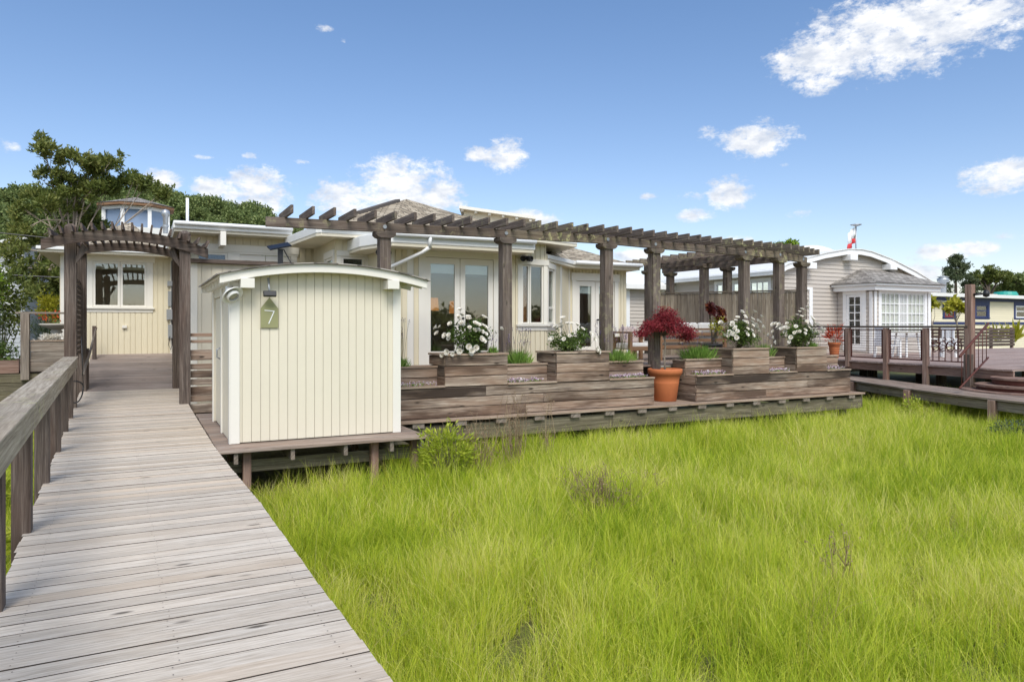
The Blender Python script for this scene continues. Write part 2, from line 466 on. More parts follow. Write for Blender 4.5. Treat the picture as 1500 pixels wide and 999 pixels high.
F_PINK = leafmat('pink_and_white_flowers', [srgb(168, 128, 160), srgb(212, 192, 204), srgb(238, 234, 230)], .2, .1, 9)
F_ORANGE = leafmat('orange_red_flowers', [srgb(150, 40, 30), srgb(200, 70, 40), srgb(226, 120, 60)], .2, .2, 9)
P_BARK = plain('grey_bark', srgb(110, 98, 86), .95)
P_BARKP = plain('pale_bark', srgb(166, 152, 136), .95)
P_STEM = plain('green_stem', srgb(84, 84, 44), .8)
# ------------------------------------------------------------------ wall helpers
def frame2(p0, p1):
    p0 = Vector((p0[0], p0[1], 0)); p1 = Vector((p1[0], p1[1], 0))
    d = p1 - p0; L = d.length; d = d / L
    return p0, d, Vector((d.y, -d.x, 0)), L          # n points outwards (walls run left to right seen from outside)

def wb(mb, p0, p1, s0, s1, za, zb, o0, o1, m=0):
    """box on a wall: along s, height z, outward offset o"""
    o, d, n, L = frame2(p0, p1)
    M = Matrix((d, n, Vector((0, 0, 1)))).transposed()
    c = o + d * ((s0 + s1) / 2) + n * ((o0 + o1) / 2) + Vector((0, 0, (za + zb) / 2))
    mb.box(c, (abs(s1 - s0), abs(o1 - o0), abs(zb - za)), M, m)

def spans(za, zb, ops, s):
    segs = [(za, zb)]
    for a, b, c, d in ops:
        if a < s < b:
            out = []
            for x, y in segs:
                if d <= x or c >= y: out.append((x, y)); continue
                if c > x: out.append((x, c))
                if d < y: out.append((d, y))
            segs = out
    return segs

def siding(mb, p0, p1, z0, z1, ops=(), board=.125, gap=.009, th=.02, top=None):
    """vertical board siding with real grooves, cut round openings, on a backing sheet"""
    o, d, n, L = frame2(p0, p1)
    cuts = sorted({0.0, L} | {x for a, b, _, _ in ops for x in (a, b) if 0 < x < L})
    k = 0.0
    edges = []
    while k < L - .02:
        w = board * rng.choice((.9, 1, 1, 1.08)); edges.append((k, min(k + w, L))); k += w
    for a, b in edges:
        xs = [a] + [c for c in cuts if a + .012 < c < b - .012] + [b]
        for x, y in zip(xs, xs[1:]):
            mid = (x + y) / 2
            t = z1 if top is None else min(top(x), top(y))
            l = gap / 2 if x == a else 0; r = gap / 2 if y == b else 0
            for za, zb in spans(z0, t, ops, mid):
                if zb - za > .02: wb(mb, p0, p1, x + l, y - r, za, zb, 0, th + rng.random() * .0015)
    bc = sorted(set(cuts) | ({i * L / 10 for i in range(1, 10)} if top else set()))
    for x, y in zip(bc, bc[1:]):
        t = z1 if top is None else min(top(x), top(y))
        for za, zb in spans(z0, t, ops, (x + y) / 2):
            if zb - za > .02: wb(mb, p0, p1, x, y, za, zb, -.05, -.002)

def lapsiding(mb, p0, p1, z0, z1, ops=(), pitch=.16, top=None):
    o, d, n, L = frame2(p0, p1)
    cuts = {0.0, L} | {x for a, b, _, _ in ops for x in (a, b) if 0 < x < L}
    if top: cuts |= {i * L / 60 for i in range(1, 60)}
    cuts = sorted(cuts)
    rows = int(math.ceil((z1 - z0) / pitch))
    for r in range(rows):
        za = z0 + r * pitch; zb = min(za + pitch, z1 + (pitch if top else 0))
        run = None
        segs = []
        for x, y in zip(cuts, cuts[1:]):
            mid = (x + y) / 2
            ok = len(spans(za + .01, zb - .01, ops, mid)) > 0 and (top is None or top(mid) > za + .06)
            full = spans(za, zb, ops, mid)
            if ok:
                key = tuple((round(a, 3), round(b, 3)) for a, b in full)
                if segs and segs[-1][1] == x and segs[-1][2] == key: segs[-1][1] = y
                else: segs.append([x, y, key])
        for x, y, key in segs:
            for a, b in key:
                q = []
                for s_ in (x, y):
                    base = o + d * s_
                    q.append((base + n * .035 + Vector((0, 0, a)), base + n * .008 + Vector((0, 0, b)), base + Vector((0, 0, a)), base + Vector((0, 0, b))))
                P = [q[0][0], q[1][0], q[1][1], q[0][1], q[0][2], q[1][2], q[1][3], q[0][3]]
                mb.poly(P, [(0, 1, 2, 3), (4, 5, 1, 0), (3, 2, 6, 7), (5, 4, 7, 6), (4, 0, 3, 7), (1, 5, 6, 2)], 0, d)

def window(par, p0, p1, s0, s1, za, zb, cols=1, rows=1, casing=.11, mc=None, ms=None, glass=None, name='window', sill=True,
           muntin=.022, head=0.0, split=None, depth=.05, label=None):
    """casing (the window mesh) > sash (frame and bars), pane, sill"""
    mc = mc or P_TRIM; ms = ms or P_TRIM; glass = glass or GLASS
    w = MB(); o = .045
    wb(w, p0, p1, s0 - casing, s0, za, zb, .021, o); wb(w, p0, p1, s1, s1 + casing, za, zb, .021, o)
    wb(w, p0, p1, s0 - casing - head, s1 + casing + head, zb + .001, zb + casing * 1.25, .021, o + .012)
    if not sill: wb(w, p0, p1, s0 - casing, s1 + casing, za - casing, za - .001, .021, o)
    W = w.build(name, mc, par)
    if label: W['label'] = label
    if sill:
        b = MB(); wb(b, p0, p1, s0 - casing - .04, s1 + casing + .04, za - .045, za - .001, .021, .09)
        wb(b, p0, p1, s0 - casing, s1 + casing, za - .14, za - .047, .021, .04); b.build('sill', mc, W)
    edges = [s0, s1] if split is None else [s0] + [s0 + (s1 - s0) * k for k in split] + [s1]
    for a, b_ in zip(edges, edges[1:]):
        f = MB(); t = depth; oo, oi = .026, -.02
        a2, b2 = a + .004, b_ - .004; zl, zh = za + .004, zb - .004
        wb(f, p0, p1, a2, a2 + t, zl, zh, oi, oo); wb(f, p0, p1, b2 - t, b2, zl, zh, oi, oo)
        wb(f, p0, p1, a2 + t, b2 - t, zl, zl + t, oi, oo - .001); wb(f, p0, p1, a2 + t, b2 - t, zh - t, zh, oi, oo - .001)
        for i in range(1, cols):
            x = a2 + t + (b2 - a2 - 2 * t) * i / cols; wb(f, p0, p1, x - muntin / 2, x + muntin / 2, zl + t, zh - t, -.012, .018)
        rr = rows if isinstance(rows, (list, tuple)) else [i / rows for i in range(1, rows)]
        for k in rr:
            z = zl + t + (zh - zl - 2 * t) * k; wb(f, p0, p1, a2 + t, b2 - t, z - muntin / 2, z + muntin / 2, -.011, .017)
        f.build('sash', ms, W)
        g = MB(); wb(g, p0, p1, a2 + t - .004, b2 - t + .004, zl + t - .004, zh - t + .004, -.004, .003); g.build('pane', glass, W)
    return W

def french_door(par, p0, p1, s0, s1, za, zb, leaves=2, blind=True, knob=True, casing=.15):
    c = MB()
    wb(c, p0, p1, s0 - casing, s0, za, zb, .021, .05); wb(c, p0, p1, s1, s1 + casing, za, zb, .021, .05)
    wb(c, p0, p1, s0 - casing - .03, s1 + casing + .03, zb + .001, zb + .2, .021, .058)
    D = c.build('door', P_TRIM, par)
    w = (s1 - s0) / leaves
    for i in range(leaves):
        a, b = s0 + i * w + .006, s0 + (i + 1) * w - .006
        st, rl, bt = .115, .13, .28
        f = MB()
        wb(f, p0, p1, a, a + st, za, zb - .006, -.025, .02); wb(f, p0, p1, b - st, b, za, zb - .006, -.025, .02)
        wb(f, p0, p1, a + st, b - st, zb - .006 - rl, zb - .006, -.025, .019); wb(f, p0, p1, a + st, b - st, za, za + bt, -.025, .019)
        f.build('door_leaf', P_TRIM, D)
        g = MB(); wb(g, p0, p1, a + st - .005, b - st + .005, za + bt - .005, zb - rl, -.006, .002); g.build('pane', GLASS, D)
        if blind:
            g = MB(); wb(g, p0, p1, a + st - .02, b - st + .02, zb - rl - .2, zb - rl + .02, -.06, -.04); g.build('roller_blind', P_BLIND, D)
    if knob:
        k = MB(); o, d, n, L = frame2(p0, p1)
        q = o + d * (s0 + w + .045) + n * .02 + Vector((0, 0, za + .98))
        k.tube([q, q + n * .05], .012); k.lathe([(0, -.03), (.028, -.015), (.03, .01), (0, .03)], q + n * .065, 12)
        k.build('handle', P_BLACK, D, smooth=True)
    return D

# ------------------------------------------------------------------ ground
g = MB()
n = 60
def rise(x, y): t = min(max((y - 3.5) / 6.5, 0), 1); return .15 * t * t * (3 - 2 * t) * min(max((x - .6) / 1.5, 0), 1)
def gz(x, y): return GZ + rise(x, y) + .05 * math.sin(x * .9 + .3 * y) * math.cos(y * .7) if abs(x) < 60 and abs(y) < 60 else GZ
xs = [-1500, -400, -120] + list(np.linspace(-60, 60, n)) + [120, 400, 1500]
V = [(x, y, gz(x, y)) for y in xs for x in xs]
k = len(xs)
F = [(j * k + i, j * k + i + 1, (j + 1) * k + i + 1, (j + 1) * k + i) for j in range(k - 1) for i in range(k - 1)]
m_ground, nt, b = mat('marsh_soil')
tc = nd(nt, 'ShaderNodeTexCoord')
n1 = noise(nt, tc.outputs['Object'], .8, 6, .6); n2 = noise(nt, tc.outputs['Object'], 9, 5, .7)
lk(nt, ramp(nt, math_n(nt, 'ADD', math_n(nt, 'MULTIPLY', n1, .5), math_n(nt, 'MULTIPLY', n2, .5)),
            [(.3, srgb(54, 50, 30)), (.5, srgb(92, 92, 46)), (.7, srgb(120, 128, 58))]), b.inputs['Base Color'])
b.inputs['Roughness'].default_value = .95
bp = nd(nt, 'ShaderNodeBump', Strength=.8, Distance=.05); lk(nt, n2, bp.inputs['Height']); lk(nt, bp.outputs[0], b.inputs['Normal'])
tag(np_mesh('ground', V, F, m_ground), kind='structure')

# ------------------------------------------------------------------ boardwalk
def lerp_tab(t, x):
    for (a, va), (b, vb) in zip(t, t[1:]):
        if x <= b: return va + (vb - va) * max(0, (x - a)) / (b - a)
    return t[-1][1]
def xl(y): return -.70 - .0396 * (y - 5.15)
def xr(y): return lerp_tab([(-3, 1.0), (3, .97), (4.3, .94), (6.5, .92), (8.2, .86), (10, .82), (13, .81), (21, .81)], y)
w = MB(); y = -2.5
while y < 19.6:
    d_ = .134 + rng.uniform(-.003, .003); gp = rng.choice((.004, .006, .008, .011, .015))
    a, b_ = xl(y) - .05 + rng.uniform(-.008, .008), xr(y) + rng.uniform(-.002, .002)
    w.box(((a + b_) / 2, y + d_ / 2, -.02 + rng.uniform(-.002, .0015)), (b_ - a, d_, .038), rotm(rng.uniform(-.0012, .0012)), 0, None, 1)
    for nx_ in (a + .17, (a + b_) / 2 + rng.uniform(-.02, .02), b_ - .12):
        for ny_ in (.03, d_ - .03):
            q = [(nx_ + .004 * math.cos(t), y + ny_ + rng.uniform(-.004, .004) * 0 + .004 * math.sin(t), .0022) for t in np.linspace(0, 5.24, 6)]
            if y > 1.5: w.face(q, None, 2)
    y += d_ + gp
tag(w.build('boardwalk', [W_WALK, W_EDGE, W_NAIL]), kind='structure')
w = MB()
for sx in (0, 1):
    ys = [-2.5, 3, 6.5, 10, 14, 19.5]
    for a, b_ in zip(ys, ys[1:]):
        fa = (xl(a) + .12) if sx == 0 else (xr(a) - .12); fb = (xl(b_) + .12) if sx == 0 else (xr(b_) - .12)
        w.beam((fa, a, -.135), (fb, b_, -.135), .05, .185)
for yy in (-1, 1.6, 4.2, 6.9, 9.6, 12.4, 15.2, 18.4):
    w.beam((xl(yy) + .04, yy, -.3), (xr(yy) - .04, yy, -.3), .09, .14)
    for xx in (xl(yy) + .2, xr(yy) - .2): w.bx(xx - .07, xx + .07, yy - .07, yy + .07, GZ - .2, -.24)
tag(w.build('boardwalk_substructure', W_GREY), kind='structure')
# ramp up to the house, darker boards
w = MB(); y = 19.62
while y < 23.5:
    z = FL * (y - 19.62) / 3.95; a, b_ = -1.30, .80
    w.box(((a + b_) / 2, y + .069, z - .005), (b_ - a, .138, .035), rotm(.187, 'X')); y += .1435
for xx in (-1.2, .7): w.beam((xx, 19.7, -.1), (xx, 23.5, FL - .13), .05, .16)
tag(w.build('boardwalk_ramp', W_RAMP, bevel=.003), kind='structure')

# left handrail
def seg(mb, f, y0, y1, step, w_, h, zc):
    y = y0
    while y < y1:
        b_ = min(y + step, y1); mb.beam((f(y), y + .002, zc), (f(b_), b_ - .002, zc), w_, h); y = b_
h = thing('handrail', 'weathered timber handrail with flat cap along the left edge of the boardwalk', 'railing', (xl(5), 5, 0))
m = MB(); seg(m, lambda y: xl(y) - .07, -1.2, 15.35, 4.14, .24, .038, .972); m.build('cap_rail', W_RAIL, h, bevel=.004)
m = MB(); seg(m, lambda y: xl(y) + .025, -1.2, 15.3, 4.14, .036, .15, .875); m.build('side_rail', W_RAIL, h, bevel=.004)
for yy in (-.9, 1.0, 2.9, 4.76, 6.45, 8.4, 10.4, 12.35, 14.1):
    m = MB(); x0 = xl(yy) - .055; m.bx(x0 - .062, x0 + .062, yy - .06, yy + .06, -.35, .951); m.build('post', W_DARK, h, bevel=.004)

# ------------------------------------------------------------------ entrance arbor
A = thing('entrance_arbor', 'dark timber arbor with arched slatted top over the boardwalk', 'arbor', (-.22, 15.7, 0))
def post(name, x, y, z0, z1, s, mt, par, point=0):
    m = MB(); m.bx(x - s / 2, x + s / 2, y - s / 2, y + s / 2, z0, z1)
    if point:
        q = s / 2
        m.poly([(x - q, y - q, z1 + .001), (x + q, y - q, z1 + .001), (x + q, y + q, z1 + .001), (x - q, y + q, z1 + .001), (x - q * .4, y, z1 + point), (x + q * .4, y, z1 + point)],
               [(0, 1, 5, 4), (2, 3, 4, 5), (1, 2, 5), (3, 0, 4)], 0, (0, 0, 1))
    return m.build(name, mt, par, bevel=.006)
for (x, y, zt) in ((.75, 15.68, 3.40), (-1.22, 15.9, 3.44), (.76, 19.72, 3.5), (-1.29, 19.75, 3.5)):
    post('post', x, y, GZ, zt, .2, W_DARK, A, .07)
def arch(x, c=3.39): return c - .13 * (x + .30) ** 2
for (yy, up, x0, x1) in ((15.53, 0, -1.66, 1.17), (19.56, .18, -1.62, 1.15)):
    m = MB(); xs = [x0 + (x1 - x0) * i / 16 for i in range(17)]
    m.strip([(x, yy, arch(x) + up) for x in xs], [(x, yy, arch(x) + up - .195) for x in xs], (0, .055, 0))
    m.build('arched_beam', W_DARK, A)
for x in [-1.5 + .165 * i for i in range(17)]:
    m = MB(); a = .26 * (x + .30)
    m.beam((x, 15.28, arch(x) + .06), (x, 20.0, arch(x) + .24), .038, .14, roll=a); m.build('slat', W_DARK, A, bevel=.003)
for (px, sx) in ((.75, -1), (-1.22, 1)):
    for yy in (15.72,):
        m = MB(); m.strip([(px + sx * (.1 + .025 * k), yy, 2.86 + .07 * k) for k in range(5)], [(px + sx * (.1 + .05 * k), yy, 2.74 + .07 * k) for k in range(5)], (0, .05, 0))
        m.build('knee_brace', W_DARK, A)
for i in range(15):
    m = MB(); z = .95 + .115 * i; m.beam((-1.27, 16.0, z), (-1.31, 19.62, z), .02, .075); m.build('side_slat', W_DARK, A)
# ramp handrail on the left, hand rope hanging on the arbor post
r = thing('ramp_handrail', 'low dark handrail running up the ramp beyond the arbor', 'railing', (-1.15, 19.9, 0))
m = MB(); m.tube([(-1.03, 16.1, .62), (-1.12, 19.7, .92), (-1.16, 23.1, 1.5)], .028); m.build('rail', W_GREY, r, smooth=True)
for yy, zz, b0 in ((16.3, .6, -.2), (19.9, .9, -.1), (23.0, 1.44, .5)):
    post('post', -1.2, yy, b0, zz + .12, .1, W_DARK, r)
m = MB(); c = Vector((-1.12, 15.56, .42))
m.tube([c + Vector((.13 * math.cos(t), -.03, .30 * math.sin(t) * (1 if math.sin(t) < 0 else .35))) for t in np.linspace(0, 2 * math.pi, 25)], .012, 6)
m.tube([(-1.02, 15.55, 1.35), (-1.0, 15.5, .8), (-.99, 15.54, .44)], .009, 6)
tag(m.build('hanging_rope', P_BLACK, smooth=True), 'dark rope loop hanging on the left arbor post', 'rope')

# horizontal-board fence behind the storage shed
f = thing('board_fence', 'low gappy horizontal-board fence between the arbor and the shed', 'fence', (2.0, 15.75, 0))
m = MB()
for za, zb in ((1.34, 1.41), (1.21, 1.27), (.87, 1.08), (.67, .78), (.5, .64), (.36, .48), (.15, .33), (.02, .14), (-.2, -.02)):
    j = rng.uniform(-.012, .012)
    m.beam((.86, 15.74, (za + zb) / 2 - j), (3.5, 15.74, (za + zb) / 2 + j), .03, zb - za)
m.build('board', W_PLANT, f, bevel=.003)
for xx in (1.5, 2.6, 3.45): post('post', xx, 15.82, GZ, 1.4, .09, W_GREY, f)

# cream screen wall with a brown cap, between arbor and house
f = thing('screen_wall', 'cream panelled screen wall with a brown timber cap behind the shed', 'wall', (1.8, 17, 0))
m = MB(); siding(m, (.95, 17.0), (3.4, 17.0), -.3, 2.93, board=.2); m.build('panel', P_CREAM, f)
m = MB(); m.bx(.86, 3.45, 16.85, 17.15, 2.935, 3.02); m.build('cap', W_DARK, f, bevel=.004)
m = MB(); m.bx(.92, 1.06, 16.95, 16.978, -.3, 2.93); m.build('corner_board', P_TRIM, f)

# ------------------------------------------------------------------ storage shed
SX0, SX1, SY0, SY1 = 1.06, 3.34, 10.1, 12.95
def sarch(x): return 2.405 - .092 * (x - 2.3) ** 2
H = thing('storage_shed', 'cream vertical-board storage shed with arched roof beside the boardwalk', 'shed', (2.2, 11.5, 0))
m = MB(); siding(m, (SX0, SY0), (SX1, SY0), 0, 2.3, board=.118, gap=.006, top=lambda s: sarch(SX0 + s) - .03)
siding(m, (SX0, SY1), (SX0, 12.55), 0, 2.18, board=.12); siding(m, (SX0, 11.28), (SX0, SY0), 0, 2.18, board=.12)
siding(m, (SX0, 12.55), (SX0, 11.28), 2.0, 2.18, board=.12)
siding(m, (SX1, SY0), (SX1, SY1), 0, 2.2, board=.12); siding(m, (SX1, SY1), (SX0, SY1), 0, 2.3, board=.12, top=lambda s: sarch(SX1 - s) - .03)
m.build('wall', P_CREAM, H)
m = MB()
m.bx(SX0 - .035, SX0 + .085, SY0 - .045, SY0 - .0225, -.01, sarch(SX0) - .11); m.bx(SX0 - .045, SX0 - .0225, SY0 - .045, SY0 + .1, -.012, 2.17)
m.bx(SX1 - .08, SX1 + .04, SY0 - .045, SY0 - .0225, -.01, sarch(SX1) - .11)
m.bx(SX0 - .045, SX0 - .0225, 11.17, 11.27, -.012, 2.1); m.bx(SX0 - .045, SX0 - .0225, 12.56, 12.66, -.012, 2.1)
m.build('corner_board', P_TRIM, H, bevel=.002)
m = MB(); siding(m, (SX0 + .02, 12.54), (SX0 + .02, 11.30), .02, 1.99, board=.12)
d = m.build('door', P_CREAM, H)
m = MB(); m.tube([(1.03, 11.45, 1.06), (.985, 11.45, 1.09), (.985, 11.45, 1.2), (1.03, 11.45, 1.23)], .011); m.build('handle', P_METAL, d, smooth=True)
xs = [.88 + (3.72 - .88) * i / 24 for i in range(25)]
m = MB(); m.strip([(x, 9.86, sarch(x)) for x in xs], [(x, 9.86, sarch(x) - .115) for x in xs], (0, .038, 0))
m.strip([(x, 13.1, sarch(x)) for x in xs], [(x, 13.1, sarch(x) - .115) for x in xs], (0, .038, 0)); m.build('fascia', P_TRIM, H, bevel=.003)
m = MB(); xs2 = [.84 + (3.76 - .84) * i / 24 for i in range(25)]
m.strip([(x, 9.82, sarch(x) + .018) for x in xs2], [(x, 9.82, sarch(x) + .003) for x in xs2], (0, 3.36, 0)); m.build('roof', SH_GREY, H)
m = MB(); m.strip([(x, 9.9, sarch(x) + .001) for x in xs], [(x, 9.9, sarch(x) - .02) for x in xs], (0, 3.19, 0)); m.build('roof_deck', P_TRIM, H)
for (x, y0) in ((1.22, 9.83), (3.2, 9.83)):
    m = MB(); m.bx(x - .085, x + .085, y0, 10.3, sarch(x) - .245, sarch(x) - .117); m.build('purlin', P_TRIM, H, bevel=.003)
for i in range(7):
    yy = 10.0 + .5 * i
    for sx, x0 in ((1, .92), (-1, 3.69)):
        m = MB(); m.beam((x0, yy, sarch(x0) - .075), (x0 + sx * .22, yy, sarch(x0 + sx * .2) - .075), .05, .095); m.build('rafter_tail', P_TRIM, H)

# things fixed to the shed
P = thing('house_number_plaque', 'green slate number plaque with a pointed top reading 7 on the shed', 'sign', (1.525, SY0 - .045, 1.72))
m = MB(); x, z, wq, y = 1.525, 1.53, .115, SY0 - .047
m.poly([(x - wq, y, z), (x + wq, y, z), (x + wq, y, z + .26), (x, y, z + .41), (x - wq, y, z + .26), (x - wq, y + .02, z), (x + wq, y + .02, z), (x + wq, y + .02, z + .26), (x, y + .02, z + .41), (x - wq, y + .02, z + .26)],
       [(0, 1, 2, 3, 4), (9, 8, 7, 6, 5), (0, 5, 6, 1), (1, 6, 7, 2), (2, 7, 8, 3), (3, 8, 9, 4), (4, 9, 5, 0)]); m.build('slab', P_SLATE, P)
m = MB(); yy = y - .004
m.beam((x - .066, yy, z + .235), (x + .064, yy, z + .225), .006, .011, up=(0, 0, 1)); m.beam((x + .058, yy - .001, z + .222), (x - .012, yy - .001, z + .055), .006, .012)
m.build('numeral', P_BWHITE, P)
Lg = thing('barn_light', 'white gooseneck barn light under the left end of the shed roof', 'lamp', (1.02, 10.0, 2.0))
M1 = rotm(RAD(-42), 'X') @ rotm(RAD(-24), 'Y'); c = Vector((1.03, 9.93, 1.97))
m = MB(); m.lathe([(.03, .10), (.045, .085), (.05, .05), (.085, .03), (.135, -.012), (.145, -.03), (.138, -.03), (.08, .012), (.03, .02)], c, 24, 0, M1); m.build('shade', P_WHITE, Lg, smooth=True)
m = MB(); m.lathe([(.0, -.055), (.05, -.05), (.072, -.025), (.072, .0), (.05, .02)], c, 20, 0, M1); m.build('lens', plain('frosted_lens', srgb(170, 168, 150), .3), Lg, smooth=True)
m = MB(); m.lathe([(.068, -.062), (.086, -.05), (.086, -.02), (.074, -.02)], c, 20, 0, M1); m.tube([c + M1 @ Vector((0, 0, .08)), c + M1 @ Vector((0, 0, .13)), (1.05, 10.06, 2.08)], .02); m.build('guard', P_WHITE, Lg, smooth=True)
Fd = thing('solar_floodlight', 'small black floodlight hanging under the shed fascia above the plaque', 'lamp', (1.5, 9.95, 2.0))
m = MB(); m.box((1.51, 9.93, 1.985), (.165, .05, .075), rotm(RAD(-20), 'X')); m.build('housing', P_BLACK, Fd, bevel=.006)
m = MB(); m.tube([(1.51, 9.95, 2.02), (1.505, 9.98, 2.08), (1.5, 9.99, 2.2)], .014); m.build('bracket', P_METAL, Fd, smooth=True)
Sp = thing('solar_charger', 'small tilted solar panel on a post on the shed roof', 'solar panel', (1.75, 10.6, 2.39))
m = MB(); m.box((1.74, 10.6, 2.70), (.30, .22, .018), rotm(RAD(-14), 'Y') @ rotm(RAD(18), 'X')); m.build('panel', P_PANEL, Sp)
m = MB(); m.bx(1.725, 1.79, 10.57, 10.63, 2.38, 2.66); m.beam((1.8, 10.6, 2.66), (1.93, 10.6, 2.42), .014, .014); m.build('mount', P_BLACK, Sp)

# deck under the shed
D = thing('shed_deck', 'small weathered deck on short posts under the cream shed', 'deck', (2.2, 11, -.01))
m = MB(); y = 9.56
while y < 13.75:
    m.box((2.235 + rng.uniform(-.006, .006), y + .069, -.034 + rng.uniform(-.0015, .001)), (2.79, .138, .038)); y += .1435
m.build('deck_boards', W_DECK, D, bevel=.003)
m = MB()
for xx in (1.05, 1.75, 2.45, 3.1, 3.55): m.bx(xx - .025, xx + .025, 9.6, 13.7, -.2, -.054)
m.build('joist', W_GREY, D)
m = MB(); m.bx(.95, 3.6, 9.86, 9.92, -.36, -.202); m.bx(.95, 3.6, 12.8, 12.86, -.36, -.202); m.build('beam', W_MOSS, D)
m = MB(); m.bx(3.602, 3.64, 9.6, 10.2, -.2, -.053); m.build('rim_board', W_DECK, D)
for xx, yy in ((1.2, 9.8), (2.9, 9.8), (3.5, 9.82), (1.3, 12.7), (3.4, 12.7)):
    post('post', xx, yy, GZ - .1, -.055 if yy < 10 else -.203, .105, W_RED, D)

# ------------------------------------------------------------------ main deck
D = thing('main_deck', 'long raised timber deck with a low front ledge along the marsh', 'deck', (9.3, 12, 0))
m = MB()
for r in range(7):
    y0 = 10.98 + r * .143; x = 3.3
    while x < 15.05:
        l = min(rng.choice((3.6, 4.2, 4.8)), 15.08 - x)
        if 15.08 - x - l < .6: l = 15.08 - x
        m.box((x + l / 2, y0 + .069, -.02 + rng.uniform(-.002, .001)), (l - .004, .138, .038)); x += l
m.build('ledge_boards', W_CAP, D, bevel=.003)
m = MB(); x = 3.6
for l in (4.3, 3.6, 3.55):
    m.box((x + l / 2, 11.08, -.235), (l - .006, .04, .27)); x += l
m.build('skirt_board', W_MOSS, D, bevel=.003)
for i in range(15):
    x = 4.0 + .76 * i; m = MB(); m.bx(x - .1, x + .1, 11.0, 11.95, -.12, -.041); m.build('joist', W_GREY, D)
for x in (4.2, 6.0, 7.8, 9.6, 11.4, 13.2, 14.9):
    post('post', x, 11.45, GZ - .1, -.122, .12, W_GREY, D)
m = MB()
for r in range(38):
    y0 = 11.99 + r * .143
    x1 = 15.25 if y0 < 13 else max(13.2, 15.25 - (y0 - 13) * .72)
    m.box(((3.7 + x1) / 2, y0 + .069, FL - .02 + rng.uniform(-.002, .001)), (x1 - 3.7, .138, .038))
m.build('deck_boards', W_DECK, D)
m = MB(); m.bx(3.72, 8.99, 11.96, 11.985, 0.0, FL - .04); m.bx(10.08, 15.2, 11.96, 11.985, 0, FL - .04); m.bx(8.99, 10.08, 12.45, 12.48, 0, FL - .04)
m.bx(15.2, 15.24, 12, 13.0, -.4, FL - .04); m.build('riser', W_PLANT, D)
for z, y0 in ((.25, 11.98), (.5, 12.22)):
    m = MB(); m.bx(9.0, 10.06, y0, y0 + .26, z - .04, z); m.bx(9.0, 10.06, y0 + .025, y0 + .05, z - .25, z - .041); m.build('step', W_DECK, D, bevel=.003)
m = MB(); m.bx(15.1, 15.14, 11.1, 13.0, -.37, -.05); m.build('end_skirt', W_MOSS, D)

# ------------------------------------------------------------------ stepped planters
def bank(mb, x0, x1, y, z0, z1, rows, th=.04, face=-1):
    h = (z1 - z0) / rows
    for r in range(rows):
        a = z0 + r * h; x = x0
        cuts = [x0, x1] if x1 - x0 < 2.6 or rng.random() < .3 else [x0, x0 + (x1 - x0) * rng.uniform(.3, .7), x1]
        for p, q in zip(cuts, cuts[1:]):
            mb.box(((p + q) / 2, y + th / 2 + rng.uniform(0, .005), a + h / 2), (q - p - .004, th, h - rng.uniform(.009, .014)))
def side(mb, x, y0, y1, z0, z1, rows, th=.04):
    h = (z1 - z0) / rows
    for r in range(rows):
        a = z0 + r * h; mb.box((x + th / 2 + rng.uniform(-.001, .002), (y0 + y1) / 2, a + h / 2), (th, y1 - y0 - .003, h - .011))
def capring(mb, x0, x1, y0, y1, z, w_=.09, t=.035):
    mb.bx(x0, x1, y0, y0 + w_, z, z + t); mb.bx(x0, x1, y1 - w_, y1, z, z + t - .002)
    mb.bx(x0, x0 + w_, y0 + w_ + .001, y1 - w_ - .001, z, z + t - .001); mb.bx(x1 - w_, x1, y0 + w_ + .001, y1 - w_ - .001, z, z + t - .001)
def planter(name, label, x0, x1, mods):
    T = thing(name, label, 'planter', ((x0 + x1) / 2, 11.5, 0))
    yf, yb = 11.16, 11.92
    m = MB(); bank(m, x0, x1, yf, .003, .515, 3); side(m, x0, yf + .042, yb, .003, .515, 3); side(m, x1 - .04, yf + .042, yb, .003, .515, 3)
    m.build('lower_box', W_PLANT, T, bevel=.005)
    m = MB()
    for a, b_, kind in mods:
        if kind == 'low':
            m.bx(a + .002, b_ - .002, yf - .022, yf + .075, .517, .55); m.bx(x0, x0 + .07, yf + .08, 11.5, .517, .549) if a == x0 else None
    m.build('lower_cap', W_CAP, T, bevel=.003)
    so = MB()
    for a, b_, kind in mods:
        q = MB()
        if kind == 'high':
            bank(q, a, b_, yf - .004, .52, 1.045, 3); side(q, a, yf + .04, yb, .52, 1.045, 3); side(q, b_ - .04, yf + .04, yb, .52, 1.045, 3)
            bank(q, a, b_, yb - .04, .52, 1.045, 3)
            o = q.build('raised_box', W_PLANT, T, bevel=.005)
            c = MB(); capring(c, a - .015, b_ + .015, yf - .02, yb + .012, 1.047); c.build('cap', W_CAP, o, bevel=.003)
            so.bx(a + .05, b_ - .05, yf + .06, yb - .05, .9, 1.0)
        else:
            bank(q, a + .002, b_ - .002, 11.5, .5, .83, 2); side(q, a + .002, 11.542, yb, .5, .83, 2) if a == x0 else None
            side(q, b_ - .042, 11.542, yb, .5, .83, 2) if b_ == x1 else None
            o = q.build('middle_box', W_PLANT, T, bevel=.005)
            c = MB(); c.bx(a + .002, b_ - .002, 11.48, 11.57, .832, .865); c.bx(a + .002, b_ - .002, yb - .08, yb, .832, .864); c.build('cap', W_CAP, o, bevel=.003)
            so.bx(a + .01, b_ - .01, 11.55, yb - .05, .7, .81); so.bx(a + .01, b_ - .01, yf + .05, 11.495, .4, .52)
    so.build('soil', P_SOIL, T)
ML = [(3.62, 4.53, 'low'), (4.53, 5.72, 'high'), (5.72, 6.73, 'low'), (6.73, 7.9, 'high'), (7.9, 8.98, 'low')]
